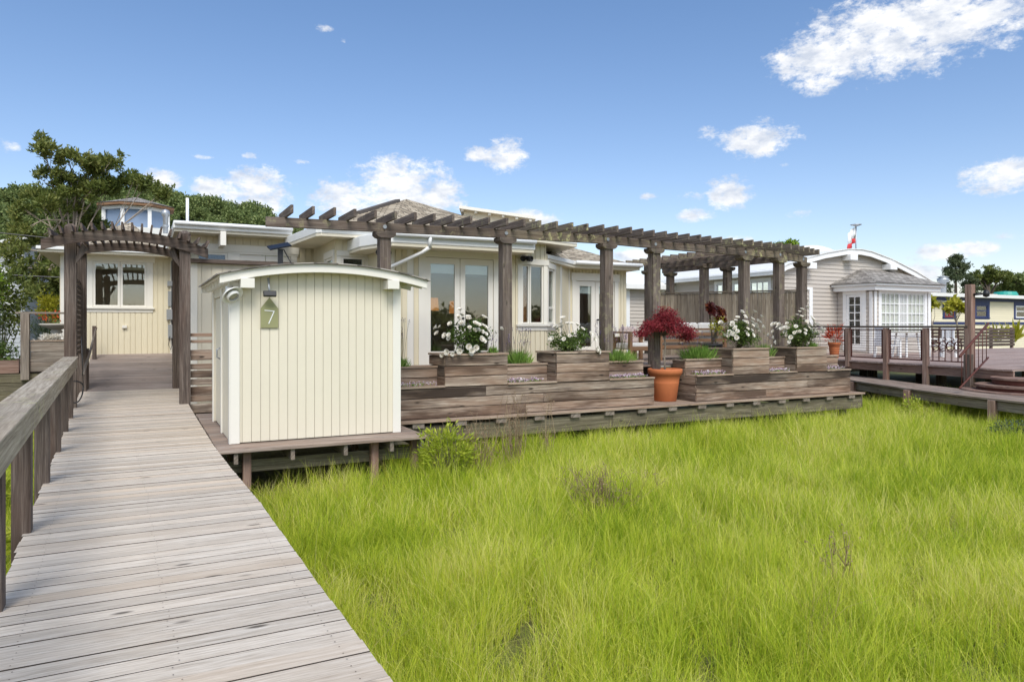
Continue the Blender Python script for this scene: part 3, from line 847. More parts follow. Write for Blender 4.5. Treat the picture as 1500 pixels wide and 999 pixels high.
MR = [(10.07, 11.08, 'low'), (11.08, 12.14, 'high'), (12.14, 13.0, 'low'), (13.0, 13.98, 'high'), (13.98, 14.8, 'low')]
planter('stepped_planter', 'stepped weathered plank planter between the shed and the terracotta pot', 3.62, 8.98, ML)
planter('stepped_planter', 'stepped weathered plank planter right of the terracotta pot', 10.07, 14.8, MR)

# ------------------------------------------------------------------ pergola
PG = thing('pergola', 'long weathered pergola with many short rafters above the deck', 'pergola', (9, 12, 0))
BP = [(1.8, 12.3), (3.76, 12.1), (6.03, 11.87), (8.26, 11.77), (9.65, 12.0), (12.5, 12.25), (13.75, 12.35), (15.2, 12.9)]
BZ0, BZ1 = 3.2, 3.36
for i, (a, b_) in enumerate(zip(BP, BP[1:])):
    m = MB(); v = (Vector(b_) - Vector(a)).normalized() * .002
    q1 = Vector(b_) + (Vector(b_) - Vector(a)).normalized() * .28 if i == len(BP) - 2 else Vector(b_) - v
    m.beam((a[0] + v.x, a[1] + v.y, (BZ0 + BZ1) / 2), (q1.x, q1.y, (BZ0 + BZ1) / 2), .09, BZ1 - BZ0)
    m.build('beam', W_LICH if i > 4 or i == 2 else W_PERG, PG, bevel=.005)
def corbel(x, y, zt, ang=0):
    m = MB(); n_ = 8; hw = .175
    top = []; bot = []
    for k in range(n_ + 1):
        s = -hw + 2 * hw * k / n_; e = abs(s) / hw
        top.append((x + s * math.cos(ang), y + s * math.sin(ang) - .13, zt)); bot.append((x + s * math.cos(ang), y + s * math.sin(ang) - .13, zt - .11 + (.05 if e > .8 else .015 if e > .55 else 0)))
    m.strip(top, bot, (0, .26, 0)); return m
for i in (1, 2, 3, 4, 5, 6, 7):
    x, y = BP[i]
    p = post('post', x, y, 0.0 if i in (4,) else FL, BZ0 - .03, .195, W_PERG, PG)
    corbel(x, y, BZ0 - .001).build('corbel', W_PERG if i < 5 else W_LICH, p)
    m = MB(); m.tube([(x, y - .046, BZ0 + .09), (x, y - .056, BZ0 + .09)], .035, 10); m.build('bolt_plate', P_METAL, p)
def beam_y(x): return lerp_tab([(p[0], p[1]) for p in BP], x)
x = 2.12; k = 0
while x < 15.4:
    yb = beam_y(min(x, 15.2)); m = MB()
    ty = rng.uniform(-.02, .02)
    m.strip([(x - .022, yb - .55 + ty, BZ1 + .135), (x - .022, yb + .55, BZ1 + .135)], [(x - .022, yb - .55 + ty, BZ1 + .002), (x - .022, yb + .55, BZ1 + .002)], (.044, 0, 0))
    m.build('rafter', W_LICH if x > 11.4 or 6.2 < x < 7.6 else W_PERG, PG, bevel=.003); x += .335
# the return along the right-hand side
for (a, b_) in (((13.15, 12.44), (13.4, 17.1)), ((14.62, 12.72), (14.5, 17.6))):
    m = MB(); m.beam((*a, 3.29), (*b_, 3.29), .09, .16); m.build('beam', W_PERG, PG, bevel=.005)
for (x, y, lich) in ((13.25, 14.4, 0), (13.38, 16.9, 1), (14.57, 14.9, 0), (14.5, 17.25, 1)):
    p = post('post', x, y, FL, BZ0 - .03, .185, W_PERG, PG)
    corbel(x, y, BZ0 + .005).build('corbel', W_LICH if lich else W_PERG, p)
y = 13.15
while y < 17.2:
    m = MB(); m.beam((12.75, y, 3.44), (15.1, y, 3.44), .044, .13); m.build('rafter', W_LICH if y > 16.3 else W_PERG, PG, bevel=.003); y += .335

# fence behind the deck
f = thing('privacy_fence', 'tall lichened vertical-board fence at the back of the deck', 'fence', (14.1, 14.5, FL))
a, b_ = Vector((12.9, 16.25)), Vector((15.3, 12.8)); L = (b_ - a).length; dv = (b_ - a) / L; nv = Vector((dv.y, -dv.x))
m = MB(); s = 0
while s < L - .05:
    w_ = rng.uniform(.085, .12); q = a + dv * (s + w_ / 2)
    m.box((q.x, q.y, FL + .86), (w_ - .006, .022, 1.72 + rng.uniform(-.01, .01)), rotm(math.atan2(dv.y, dv.x))); s += w_
m.build('boards', W_FENCE, f)
m = MB(); m.beam((a.x, a.y, 2.49), (b_.x, b_.y, 2.49), .11, .035); m.build('cap', W_LICH, f, bevel=.003)
m = MB(); q = a - nv * .03; r = b_ - nv * .03
for z in (1.0, 2.2): m.beam((q.x, q.y, z), (r.x, r.y, z), .035, .09)
m.build('rail', W_FENCE, f)
# ------------------------------------------------------------------ the cream house
HS = thing('beige_house', 'cream vertical-sided house with white roof edges and tan shingle hips behind the pergola', 'house', (5, 18, 0))
def wall(p0, p1, z0, z1, ops=(), name='wall', **k):
    m = MB(); siding(m, p0, p1, z0, z1, ops, gap=.014, **k); return m.build(name, P_HOUSE, HS)
def trimboard(p0, p1, s0, s1, za, zb, o=.042):
    m = MB(); wb(m, p0, p1, s0, s1, za, zb, .021, o); return m.build('trim_board', P_TRIM, HS, bevel=.002)
# wing with the sliding window at the end of the ramp
a0, a1 = (-2.05, 23.6), (.85, 23.6)
wall(a0, a1, -.2, 3.66, [(.78, 2.16, 2.1, 3.42)], board=.145)
wall((-2.05, 31), a0, -.2, 3.6); wall(a1, (.85, 18.05), -.2, 3.75)
window(HS, a0, a1, .78, 2.16, 2.1, 3.42, casing=.16, split=(.5,), depth=.06, head=.05)
trimboard(a0, a1, 0, .12, -.2, 3.7); trimboard(a0, a1, 2.78, 2.89, -.2, 3.7)
m = MB(); wb(m, a0, a1, 1.52, 1.64, 1.5, 1.58, .021, .09); m.build('vent', P_TRIM, HS)
m = MB()
for (s0, s1, za, zb, o) in ((2.70, 2.86, 2.75, 2.9, .12), (2.72, 2.84, 2.15, 2.6, .08), (2.68, 2.88, 1.75, 2.05, .14), (2.72, 2.84, 1.2, 1.6, .1)): wb(m, a0, a1, s0, s1, za, zb, .045, o)
b_ = m.build('meter_box', P_METAL, HS)
m = MB(); m.tube([(.78, 23.52, 3.5), (.78, 23.52, 1.0)], .02); m.tube([(.72, 23.5, 1.25), (.68, 23.46, 1.0), (.74, 23.47, .85), (.8, 23.5, 1.1)], .01); m.build('conduit', P_BLACK, b_, smooth=True)
# left section behind the shed
b0, b1 = (.8, 18.0), (3.8, 18.0)
wall(b0, b1, -.2, 3.74, [(.3, .98, 2.0, 3.28), (1.25, 2.42, FL, 3.28)], board=.16)
window(HS, b0, b1, .3, .98, 2.0, 3.28, casing=.12, glass=GLASSB)
french_door(HS, b0, b1, 1.25, 2.42, FL, 3.26, blind=False)
trimboard(b0, b1, .15, 2.62, 3.31, 3.475, .075)
# bay section
wall((3.8, 18), (3.74, 15.5), -.2, 3.5, [(1.55, 2.3, 1.9, 3.08)], board=.13)
wall((3.74, 15.5), (4.5, 15.5), -.2, 3.5, [(.1, .62, 1.9, 3.08)], board=.13)
window(HS, (3.8, 18), (3.74, 15.5), 1.55, 2.3, 1.9, 3.08, casing=.12, glass=GLASS)
window(HS, (3.74, 15.5), (4.5, 15.5), .1, .62, 1.9, 3.08, casing=.095, glass=GLASSB)
# front section with the french doors
d0, d1 = (4.45, 14.0), (8.15, 14.0)
wall((4.45, 18), d0, -.2, 3.35)
wall(d0, d1, -.2, 3.40, [(.78, 2.36, FL, 3.0), (3.06, 3.62, 1.6, 2.93)], board=.13)
french_door(HS, d0, d1, .78, 2.36, FL, 3.0)
window(HS, d0, d1, 3.06, 3.62, 1.6, 2.93, casing=.1, split=(.36,), depth=.035, head=.03)
trimboard(d0, d1, 0, .11, -.2, 3.3); trimboard(d0, d1, .38, .52, -.2, 3.3)
e1 = (9.8, 15.65)
wall(d1, e1, -.2, 3.2, [(.12, .66, 1.6, 2.88)], board=.13)
window(HS, d1, e1, .12, .66, 1.6, 2.88, casing=.1, rows=(.28,), muntin=.05, depth=.045)
trimboard(d1, e1, 1.25, 1.42, -.2, 3.05); trimboard(d1, e1, 2.2, 2.32, -.2, 3.05)
f1 = (11.62, 15.65)
wall(e1, f1, -.2, 3.1, [(.2, 1.42, FL, 2.74)], board=.1)
french_door(HS, e1, f1, .2, 1.42, FL, 2.74, casing=.12)
wall(f1, (11.62, 22), -.2, 3.1)
# floor and dim interior
m = MB(); m.prism([(-2, 23.7), (.9, 23.7), (.9, 18.1), (3.9, 18.1), (4.5, 14.1), (8.1, 14.1), (9.75, 15.75), (11.55, 15.75), (11.55, 26), (-2, 30)], .55, .70); m.build('floor', P_ROOMF, HS)
m = MB(); m.bx(-2, 11.5, 25.9, 26.0, .5, 3.2); m.bx(4.55, 11.5, 19.4, 19.5, .7, 3.1); m.bx(-2, .8, 26.6, 26.7, .7, 3.4); m.build('interior_wall', P_ROOM, HS)
m = MB(); m.bx(7.62, 7.74, 14.12, 14.2, 1.3, 3.05); m.bx(7.3, 7.36, 14.3, 14.9, .71, 2.6); m.build('curtain', P_WOODIN, HS)

def slab(name, poly, z0, z1, mt=P_WHITE):
    m = MB(); m.prism(poly, z0, z1); return m.build(name, mt, HS, bevel=.012)
def eave(poly, z0, z1):
    """white fascia slab with a cream soffit sheet and a slightly proud gutter lip"""
    o = slab('roof', poly, z0 + .06, z1)
    cx = sum(p[0] for p in poly) / len(poly); cy = sum(p[1] for p in poly) / len(poly)
    m = MB(); m.prism([(cx + (x - cx) * .985, cy + (y - cy) * .985) for x, y in poly], z0, z0 + .058); m.build('soffit', P_CREAM, o)
    return o
eave([(-2.56, 22.9), (.70, 22.9), (.70, 31.3), (-2.56, 31.3)], 3.58, 3.73)
eave([(.60, 17.35), (3.15, 17.35), (3.15, 25), (.60, 25)], 3.66, 3.89)
eave([(3.02, 17.6), (3.22, 15.1), (3.3, 14.98), (4.75, 14.95), (4.75, 17.6)], 3.44, 3.68)
eave([(3.98, 14.5), (4.32, 13.42), (7.52, 13.36), (7.52, 15.6), (3.98, 15.6)], 3.13, 3.42)
eave([(7.53, 13.5), (9.02, 14.02), (9.3, 15.4), (7.53, 15.4)], 3.40, 3.54)
eave([(8.22, 14.02), (9.68, 15.18), (11.78, 15.18), (12.0, 17.5), (11.9, 22.5), (8.22, 22.5)], 3.04, 3.20)
# half-round gutter lips on the front sections
m = MB(); m.tube([(4.34, 13.36, 3.36), (7.5, 13.30, 3.36)], .05); m.tube([(9.7, 15.12, 3.16), (11.76, 15.12, 3.16)], .05); m.tube([(3.3, 14.93, 3.63), (4.7, 14.9, 3.63)], .045); m.tube([(.62, 17.3, 3.84), (3.15, 17.3, 3.84)], .045)
m.build('gutter', P_BWHITE, HS, smooth=True)
m = MB(); m.tube([(5.1, 13.34, 3.36), (5.1, 13.38, 3.12)], .038); m.tube([(5.1, 13.38, 3.13), (4.98, 13.5, 3.03), (4.2, 13.93, 2.62)], .038); m.tube([(4.2, 13.93, 2.63), (4.2, 13.95, .8)], .038); m.build('downspout', P_BWHITE, HS, smooth=True)
for x, z in ((1.62, 3.54),):
    m = MB(); m.bx(x - .06, x + .06, 17.28, 17.95, z - .16, z + .16); m.build('purlin', P_TRIM, HS, bevel=.004)
def hip(name, base, apex, mt, par=None):
    m = MB(); n_ = len(base)
    ap = apex if isinstance(apex, list) else [apex]
    for i in range(n_):
        a = Vector(base[i]); b = Vector(base[(i + 1) % n_])
        if len(ap) == 1: m.face([a, b, Vector(ap[0])])
        else:
            ka = min(ap, key=lambda q: (Vector(q) - a).length); kb = min(ap, key=lambda q: (Vector(q) - b).length)
            m.face([a, b, Vector(kb)] if ka == kb else [a, b, Vector(kb), Vector(ka)])
    return m.build(name, mt, par or HS)
hip('shingle_roof', [(3.35, 15.3, 3.69), (4.75, 14.7, 3.69), (8.9, 14.7, 3.56), (11.2, 18, 3.45), (9.5, 23, 3.45), (3.2, 23, 3.90)], [(6.2, 18, 4.92), (7.4, 18.6, 4.84)], SH_TAN)
hip('shingle_roof', [(8.4, 14.25, 3.19), (9.7, 15.35, 3.19), (11.7, 15.35, 3.19), (11.8, 22, 3.19), (8.4, 22, 3.19)], (11.0, 18.1, 4.0), SH_TAN)
hip('shingle_roof', [(-2.4, 23.1, 3.735), (.6, 23.1, 3.735), (.6, 31, 3.735), (-2.4, 31, 3.735)], (-.35, 26.4, 4.95), SH_TAN)
m = MB(); m.strip([(7.55, 17.6, 4.80), (9.35, 16.6, 4.50)], [(7.55, 17.6, 4.72), (9.35, 16.6, 4.42)], (.6, 1.2, 0)); o = m.build('clerestory_roof', P_TRIM, HS)
m = MB(); m.strip([(7.75, 17.75, 4.70), (9.2, 16.95, 4.46)], [(7.75, 17.75, 4.1), (9.2, 16.95, 3.9)], (.3, .6, 0)); m.build('clerestory_wall', P_CREAM, o)
for i in range(6):
    t = i / 5; q = Vector((7.65 + 1.6 * t, 17.62 - .92 * t, 4.70 - .28 * t)); m = MB(); m.beam(q, q + Vector((.25, .45, 0)), .07, .09); m.build('outlooker', P_TRIM, o)
m = MB(); q0, q1 = Vector((6.2, 18, 4.95)), Vector((3.35, 15.3, 3.72)); m.beam(q0.lerp(q1, .12), q0.lerp(q1, .62), .14, .07); m.build('hip_ridge', plain('dark_ridge_cap', srgb(96, 90, 86), .9), HS)
m = MB(); m.lathe([(.06, 0), (.06, .25), (.1, .26), (.1, .36), (0, .4)], (3.0, 18.2, 3.88), 14); m.build('roof_vent', P_METAL, HS, smooth=True)
m = MB(); m.tube([(.98, 19.3, 3.88), (.98, 19.3, 4.72)], .035); m.build('mast', P_BWHITE, HS, smooth=True)
m = MB(); m.lathe([(.07, 0), (.07, .5), (.1, .52), (.12, .6), (.1, .7), (0, .74)], (.62, 24.2, 4.4), 14); m.lathe([(.09, -.02), (.09, .05)], (.62, 24.2, 4.6), 14); m.build('vent_pipe', P_METAL, HS, smooth=True)

for (x, y, z, lab) in ((4.28, 13.85, 3.03, 'black twin spotlight under the eave beside the first pergola post'), (7.55, 13.85, 3.05, 'black spotlight under the eave above the tall open window')):
    T = thing('eave_spotlight', lab, 'lamp', (x, y, z), group='black spotlights under the eaves')
    for k in (-1, 1):
        m = MB(); M1 = rotm(RAD(100), 'X') @ rotm(RAD(25 * k), 'Y'); m.lathe([(.03, -.09), (.062, -.06), (.066, .05), (.058, .055), (.05, .02), (0, .02)], (x + .085 * k, y - .03, z), 14, 0, M1); m.build('lamp_head', P_BLACK, T, smooth=True)
    m = MB(); m.lathe([(.05, .03), (.05, .07), (0, .07)], (x, y + .06, z), 12); m.tube([(x, y + .06, z + .03), (x, y, z)], .015); m.build('mount', P_BLACK, T, smooth=True)

for (x, y, z, lab) in ((5.72, 14.9, 1.9, 'lit orange lampshade seen through the left pane of the double doors'), (6.45, 15.2, 1.85, 'lit orange lampshade seen through the right pane of the double doors')):
    T = thing('table_lamp', lab, 'lamp', (x, y, FL), group='lamps inside the house')
    m = MB(); m.lathe([(.17, .0), (.15, .28)], (x, y, z), 24); m.build('lamp_shade', P_SHADE, T, smooth=True)
    m = MB(); m.lathe([(.0, .70), (.14, .70), (.14, .74), (.02, .76), (.02, z + .05)], (x, y, 0), 16); m.build('lamp_stand', P_BLACK, T, smooth=True)

# ------------------------------------------------------------------ sofa, pot and plants' containers on the deck
T = thing('outdoor_sofa', 'slatted teak outdoor sofa with white cushions seen from behind', 'sofa', (11.5, 13.7, FL))
m = MB()
for x in (10.95, 13.0): m.bx(x - .04, x + .04, 13.35, 13.43, FL, 1.45); m.bx(x - .04, x + .04, 14.1, 14.18, FL, 1.36)
m.bx(10.91, 13.04, 13.34, 13.44, 1.455, 1.5)
m.build('frame', W_BROWN, T, bevel=.004)
m = MB()
for z in (1.02, 1.17, 1.32): m.bx(11.0, 12.95, 13.37, 13.40, z, z + .075)
m.build('slat', W_BROWN, T)
m = MB(); m.bx(11.0, 12.95, 13.42, 14.15, 1.0, 1.05); m.build('seat', W_BROWN, T)
for i in range(3):
    x = 11.02 + .645 * i; m = MB(); m.box((x + .31, 13.58, 1.36), (.61, .17, .56), rotm(RAD(-8), 'X')); m.build('back_cushion', P_CUSH, T, bevel=.05)
    m = MB(); m.bx(x, x + .62, 13.68, 14.15, 1.06, 1.18); m.build('seat_cushion', P_CUSH, T, bevel=.03)
T = thing('outdoor_armchair', 'teak armchair with white seat and pale cushion behind the maple', 'chair', (10.3, 13.5, FL))
m = MB()
for x, y in ((10.0, 13.3), (10.66, 13.3), (10.0, 14.0), (10.66, 14.0)): m.bx(x - .04, x + .04, y - .04, y + .04, FL, 1.38)
for x in (10.0, 10.66): m.bx(x - .045, x + .045, 13.25, 14.05, 1.385, 1.425)
m.bx(10.05, 10.61, 13.28, 13.32, .98, 1.08); m.bx(10.05, 10.61, 13.98, 14.02, 1.0, 1.3); m.build('frame', W_BROWN, T, bevel=.004)
m = MB(); m.bx(10.05, 10.61, 13.33, 13.97, 1.0, 1.16); m.build('seat_cushion', P_CUSH, T, bevel=.04)
m = MB(); m.box((10.33, 13.8, 1.33), (.5, .16, .42), rotm(RAD(-12), 'X')); m.build('back_cushion', plain('floral_cushion', srgb(206, 186, 176), .9), T, bevel=.06)

def clay_pot(name, label, x, y, z, r, h, mt=P_TERRA, group=None):
    T = thing(name, label, 'pot', (x, y, z), group=group)
    m = MB(); m.lathe([(0, .0), (r * .62, .0), (r * .66, .01), (r * .80, h * .55), (r * .81, h * .57), (r * .80, h * .59), (r * .88, h * .80), (r * .93, h * .81), (r * .95, h * .84), (r * 1.0, h * .86), (r * 1.01, h * .97), (r * .98, h), (r * .90, h), (r * .88, h * .9), (r * .85, h * .88)], (x, y, z), 40)
    m.build('body', mt, T, smooth=True)
    m = MB(); m.lathe([(r * .87, h * .88), (0, h * .9)], (x, y, z), 24); m.build('soil', P_SOIL, T)
    return T
clay_pot('terracotta_pot', 'large orange terracotta pot standing in the gap between the two stepped planters', 9.66, 11.66, .0, .355, .67)
clay_pot('plant_pot', 'dark pot behind the sofa holding purple rosettes', 11.8, 12.55, FL, .24, .40, P_BLACK)

# ------------------------------------------------------------------ neighbouring grey house on the right
NH = thing('grey_house', 'grey lap-sided house with a white arched roof and a glazed white bay', 'house', (26, 19.4, .5))
def nwall(p0, p1, z0, z1, ops=(), top=None, pitch=.16):
    m = MB(); lapsiding(m, p0, p1, z0, z1, ops, pitch, top); return m.build('wall', P_GREY, NH)
def backing(p0, p1, z0, z1, ops=(), top=None):
    m = MB(); o, d, n, L = frame2(p0, p1)
    cuts = sorted({0, L} | {x for a, b, _, _ in ops for x in (a, b)} | ({L * i / 30 for i in range(30)} if top else set()))
    for x, y in zip(cuts, cuts[1:]):
        for za, zb in spans(z0, z1 if not top else min(top(x), top(y)), ops, (x + y) / 2): wb(m, p0, p1, x, y, za, zb, -.08, -.002)
    m.build('sheathing', P_GREY, NH)
AT = [(21.3, 3.60), (21.75, 3.80), (22.76, 4.07), (23.89, 4.33), (25.18, 4.54), (26.0, 4.57), (26.61, 4.52), (27.93, 4.26), (29.54, 3.80), (30.83, 3.36), (31.2, 3.2)]
def atop(s): return lerp_tab(AT, 21.6 + s) - .02
g0, g1 = (21.6, 19.4), (30.9, 19.4)
nwall(g0, g1, -.3, 4.6, (), atop); backing(g0, g1, -.3, 4.6, (), atop)
l0, l1 = (21.6, 25.8), (21.6, 19.4)
ops = [(3.1, 5.95, 2.75, 3.32)]
nwall(l0, l1, -.3, 3.5, ops); backing(l0, l1, -.3, 3.5, ops)
window(NH, l0, l1, 3.1, 5.95, 2.75, 3.32, cols=3, rows=1, casing=.1, mc=P_BWHITE, ms=P_BWHITE, split=(.33, .66), muntin=.04)
k0, k1 = (16.8, 25.8), (21.6, 25.8)
nwall(k0, k1, -.3, 3.2); backing(k0, k1, -.3, 3.2)
m = MB(); wb(m, k0, k1, 2.3, 2.52, -.3, 3.2, .036, .07); wb(m, k0, k1, 4.3, 4.5, -.3, 3.2, .036, .07); wb(m, g0, g1, 1.62, 1.8, 1.3, 2.98, .036, .07); wb(m, g0, g1, .9, 1.8, 2.98, 3.08, .036, .07)
m.build('corner_board', P_BWHITE, NH)
m = MB(); q = [(x, z) for x, z in AT]
m.strip([(x, 19.12, z + .10) for x, z in q], [(x, 19.12, z - .10) for x, z in q], (0, .06, 0)); m.build('fascia', P_BWHITE, NH)
m = MB(); m.strip([(x, 19.08, z + .13) for x, z in q], [(x, 19.08, z + .102) for x, z in q], (0, 7.2, 0)); m.build('roof', P_WHITE, NH)
m = MB(); m.prism([(16.3, 25.3), (22, 25.3), (22, 32), (16.3, 32)], 3.2, 3.42); m.build('roof', P_WHITE, NH, bevel=.01)
hip('roof', [(16.3, 25.35, 3.425), (22, 25.35, 3.425), (22, 32, 3.425), (16.3, 32, 3.425)], (20, 28, 4.4), P_WHITE, NH)
m = MB(); m.bx(21.1, 21.6, 19.15, 25.9, 3.5, 3.62); m.strip([(21.08, 19.15, 3.66), (23, 19.15, 4.1)], [(21.08, 19.15, 3.60), (23, 19.15, 4.04)], (0, 6.9, 0)); m.build('roof_edge', P_BWHITE, NH)
m = MB(); xs = [26.3 + .5 * i for i in range(11)]
m.strip([(x, 23.6, 5.45 - .10 * (x - 28.8) ** 2) for x in xs], [(x, 23.6, 4.4) for x in xs], (0, 5, 0)); m.build('upper_roof', P_WHITE, NH)
for x, dz in ((23.0, -.2), (25.4, -.19), (27.9, -.2)):
    m = MB(); z = lerp_tab(AT, x) + dz; m.bx(x - .22, x + .22, 18.98, 19.38, z - .15, z + .09); m.build('purlin', P_BWHITE, NH, bevel=.01)
# bay
c0, c1, c2 = (24.9, 19.36), (24.9, 17.8), (28.4, 17.8)
ops = [(.42, 1.12, .75, 2.8)]
nwall(c0, c1, .5, 2.9, ops); backing(c0, c1, .5, 2.9, ops)
ops2 = [(.42, 3.15, 1.25, 2.86)]
nwall(c1, c2, .5, 2.9, ops2); backing(c1, c2, .5, 2.9, ops2); nwall(c2, (28.4, 19.36), .5, 2.9); backing(c2, (28.4, 19.36), .5, 2.9)
window(NH, c0, c1, .42, 1.12, .75, 2.8, cols=2, rows=6, casing=.16, mc=P_BWHITE, ms=P_BWHITE, name='door', sill=False, depth=.1, muntin=.035, glass=GLASSN)
W = window(NH, c1, c2, .42, 3.15, 1.25, 2.86, cols=4, rows=4, casing=.14, mc=P_BWHITE, ms=P_BWHITE, split=(.42, .6), muntin=.035, depth=.05, glass=GLASSN)
m = MB(); wb(m, c1, c2, .43, 1.58, 1.28, 2.85, -.034, -.026); wb(m, c1, c2, 1.66, 3.14, 1.28, 2.85, -.034, -.026); m.build('curtain', P_CUSH, W)
m = MB(); wb(m, c1, c2, 0, .12, .5, 2.9, .036, .07); wb(m, c1, c2, 3.33, 3.5, .5, 2.9, .036, .07); wb(m, c0, c1, 1.44, 1.56, .5, 2.9, .036, .069); m.build('corner_board', P_BWHITE, NH)
m = MB(); m.prism([(24.62, 19.36), (24.62, 17.5), (28.7, 17.5), (28.7, 19.36)], 2.93, 3.10); m.prism([(24.5, 19.36), (24.5, 17.38), (28.8, 17.38), (28.8, 19.36)], 3.103, 3.2); m.build('cornice', P_BWHITE, NH, bevel=.01)
m = MB(); A0, A1 = Vector((26.3, 19.34, 3.92)), Vector((28.2, 19.34, 3.9)); B = [Vector((24.42, 19.36, 3.205)), Vector((24.42, 17.3, 3.205)), Vector((28.88, 17.3, 3.205)), Vector((28.88, 19.36, 3.205))]
m.face([B[0], B[1], A0]); m.face([B[1], B[2], A1, A0]); m.face([B[2], B[3], A1]); m.build('bay_roof', SH_GREY, NH)
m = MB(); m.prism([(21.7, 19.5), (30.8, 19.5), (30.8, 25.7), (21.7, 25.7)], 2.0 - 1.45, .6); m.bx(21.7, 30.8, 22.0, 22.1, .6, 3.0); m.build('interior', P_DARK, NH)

T = thing('flag', 'white flag with a red lower stripe on a pole above the arched roof', 'flag', (28.2, 21, 4.3))
m = MB(); m.tube([(28.2, 21, 4.2), (28.2, 21, 6.0)], .03); m.lathe([(.02, 0), (.24, .08), (.24, .1), (.02, .12)], (28.2, 21, 5.98), 14); m.build('pole', P_METAL, T, smooth=True)
def flagband(v0, v1, name, mt):
    m = MB(); n_ = 8
    for i in range(n_):
        P = []
        for (ii, vv) in ((i, v0), (i + 1, v0), (i + 1, v1), (i, v1)):
            t = ii / n_; u = Vector((-.74, -.1, -.36)) * t
            P.append(Vector((28.17, 20.99, 5.98 - vv * .72)) + u + Vector((.06 * math.sin(t * 7 + vv * 3), .12 * math.sin(t * 6), 0)))
        m.face(P)
    o = m.build(name, mt, T, smooth=True); s = o.modifiers.new('thick', 'SOLIDIFY'); s.thickness = .006; return o
flagband(0, .66, 'flag_field', P_BWHITE); flagband(.665, 1, 'flag_stripe', plain('flag_red', srgb(206, 58, 62), .7))
m = MB(); c = Vector((27.80, 20.80, 5.52)); 
m.poly([c + Vector((a * .5, -.06 + a * .2, b * .8)) for a, b in ((-.28, -.2), (-.2, -.04), (.02, .06), (.2, .12), (.22, .02), (.1, -.06))] + [c + Vector((a * .5, -.05 + a * .2, b * .8)) for a, b in ((-.28, -.2), (-.2, -.04), (.02, .06), (.2, .12), (.22, .02), (.1, -.06))],
       [(0, 1, 2, 3, 4, 5), (11, 10, 9, 8, 7, 6)]); m.build('flag_emblem', plain('flag_brown_green', srgb(96, 104, 84), .8), T)

# deck, railing, walk of the neighbour
def nx(y): return lerp_tab([(5, 18.2), (9, 18.45), (10.7, 18.8), (12, 19.0), (13.4, 19.2), (14.8, 19.45), (17, 19.9), (26, 21.0)], y)
D = thing('neighbour_deck', 'raised reddish timber deck in front of the grey house', 'deck', (24, 14, .5))
m = MB(); y = 9.6
while y < 19.3:
    m.box(((nx(y) + 40) / 2, y + .09, .48), (40 - nx(y), .176, .04)); y += .182
m.build('deck_boards', W_NBD, D)
m = MB()
for a, b_ in ((9.6, 12.0), (12.0, 14.8), (14.8, 19)): m.beam((nx(a) + .06, a, .35), (nx(b_) + .06, b_, .35), .05, .22)
m.build('rim_board', W_RED, D)
m = MB()
for a in (10, 12.5, 15, 17.5): m.bx(nx(a) + 1.5, nx(a) + 1.7, a, a + .2, GZ - .1, .45); m.bx(nx(a) + 4, nx(a) + 4.2, a, a + .2, GZ - .1, .45)
m.build('pile', W_DARK, D)
R_ = thing('neighbour_railing', 'brown post railing with thin wires along the reddish deck', 'railing', (19.2, 13, .5))
py = [17.0, 14.75, 13.3, 12.0]
for yy in py: post('post', nx(yy), yy, -.2 if yy < 14 else .3, 1.5, .13, W_RED, R_)
m = MB(); q = [17.0, 14.8, 13.4, 12, 10.75]
for a, b_ in zip(q, q[1:]): m.beam((nx(a), a - .002, 1.535), (nx(b_), b_ + .002, 1.535), .11, .055)
m.build('top_rail', W_DARK, R_)
for a, b_ in zip([17.0, 14.75, 13.3], [14.75, 13.3, 12.0]):
    m = MB(); ya, yb = a - .14, b_ + .14
    for z in np.linspace(.68, 1.40, 11): m.beam((nx(ya), ya, z), (nx(yb), yb, z), .012, .012)
    m.beam((nx(ya), ya, .62), (nx(yb), yb, .62), .035, .04); m.beam((nx(ya), ya, 1.45), (nx(yb), yb, 1.45), .03, .035)
    for yy in (ya, yb): m.beam((nx(yy), yy, .6), (nx(yy), yy, 1.46), .03, .03)
    m.build('wire_panel', P_RUST, R_)
m = MB(); ya, yb = 11.86, 10.9
for z in (.62, 1.46): m.beam((nx(ya), ya, z), (nx(yb), yb, z), .03, .03)
for i in range(5):
    for dq in (0, .05):
        yy = ya + (yb - ya) * (i + .3 + dq * 3) / 5.2; m.tube([(nx(yy), yy, .62), (nx(yy), yy, 1.46)], .008, 5)
for i in range(4):
    yy = ya + (yb - ya) * (i + .7) / 4.4
    m.tube([(nx(yy + .11 * math.cos(t)), yy + .11 * math.cos(t), 1.02 + .13 * math.sin(t * 1.0)) for t in np.linspace(0, 2 * math.pi, 13)], .014, 5)
    m.tube([(nx(yy), yy + .1 * math.sin(t * 2), .85 + .4 * t / 6.3) for t in np.linspace(0, 6.3, 13)], .012, 5)
m.build('ornamental_panel', P_RUST, R_)
P = thing('lamp_post', 'tall square timber post with a small round lamp by the neighbour steps', 'post', (18.85, 10.75, 0))
post('post', 18.85, 10.75, -.5, 2.62, .17, W_RED, P)
m = MB(); m.tube([(18.85, 10.66, 2.36), (18.95, 10.5, 2.38)], .03); m.lathe([(0, -.08), (.07, -.05), (.08, .03), (.04, .1), (0, .11)], (18.97, 10.42, 2.36), 14); m.build('lamp_head', P_BLACK, P, smooth=True)
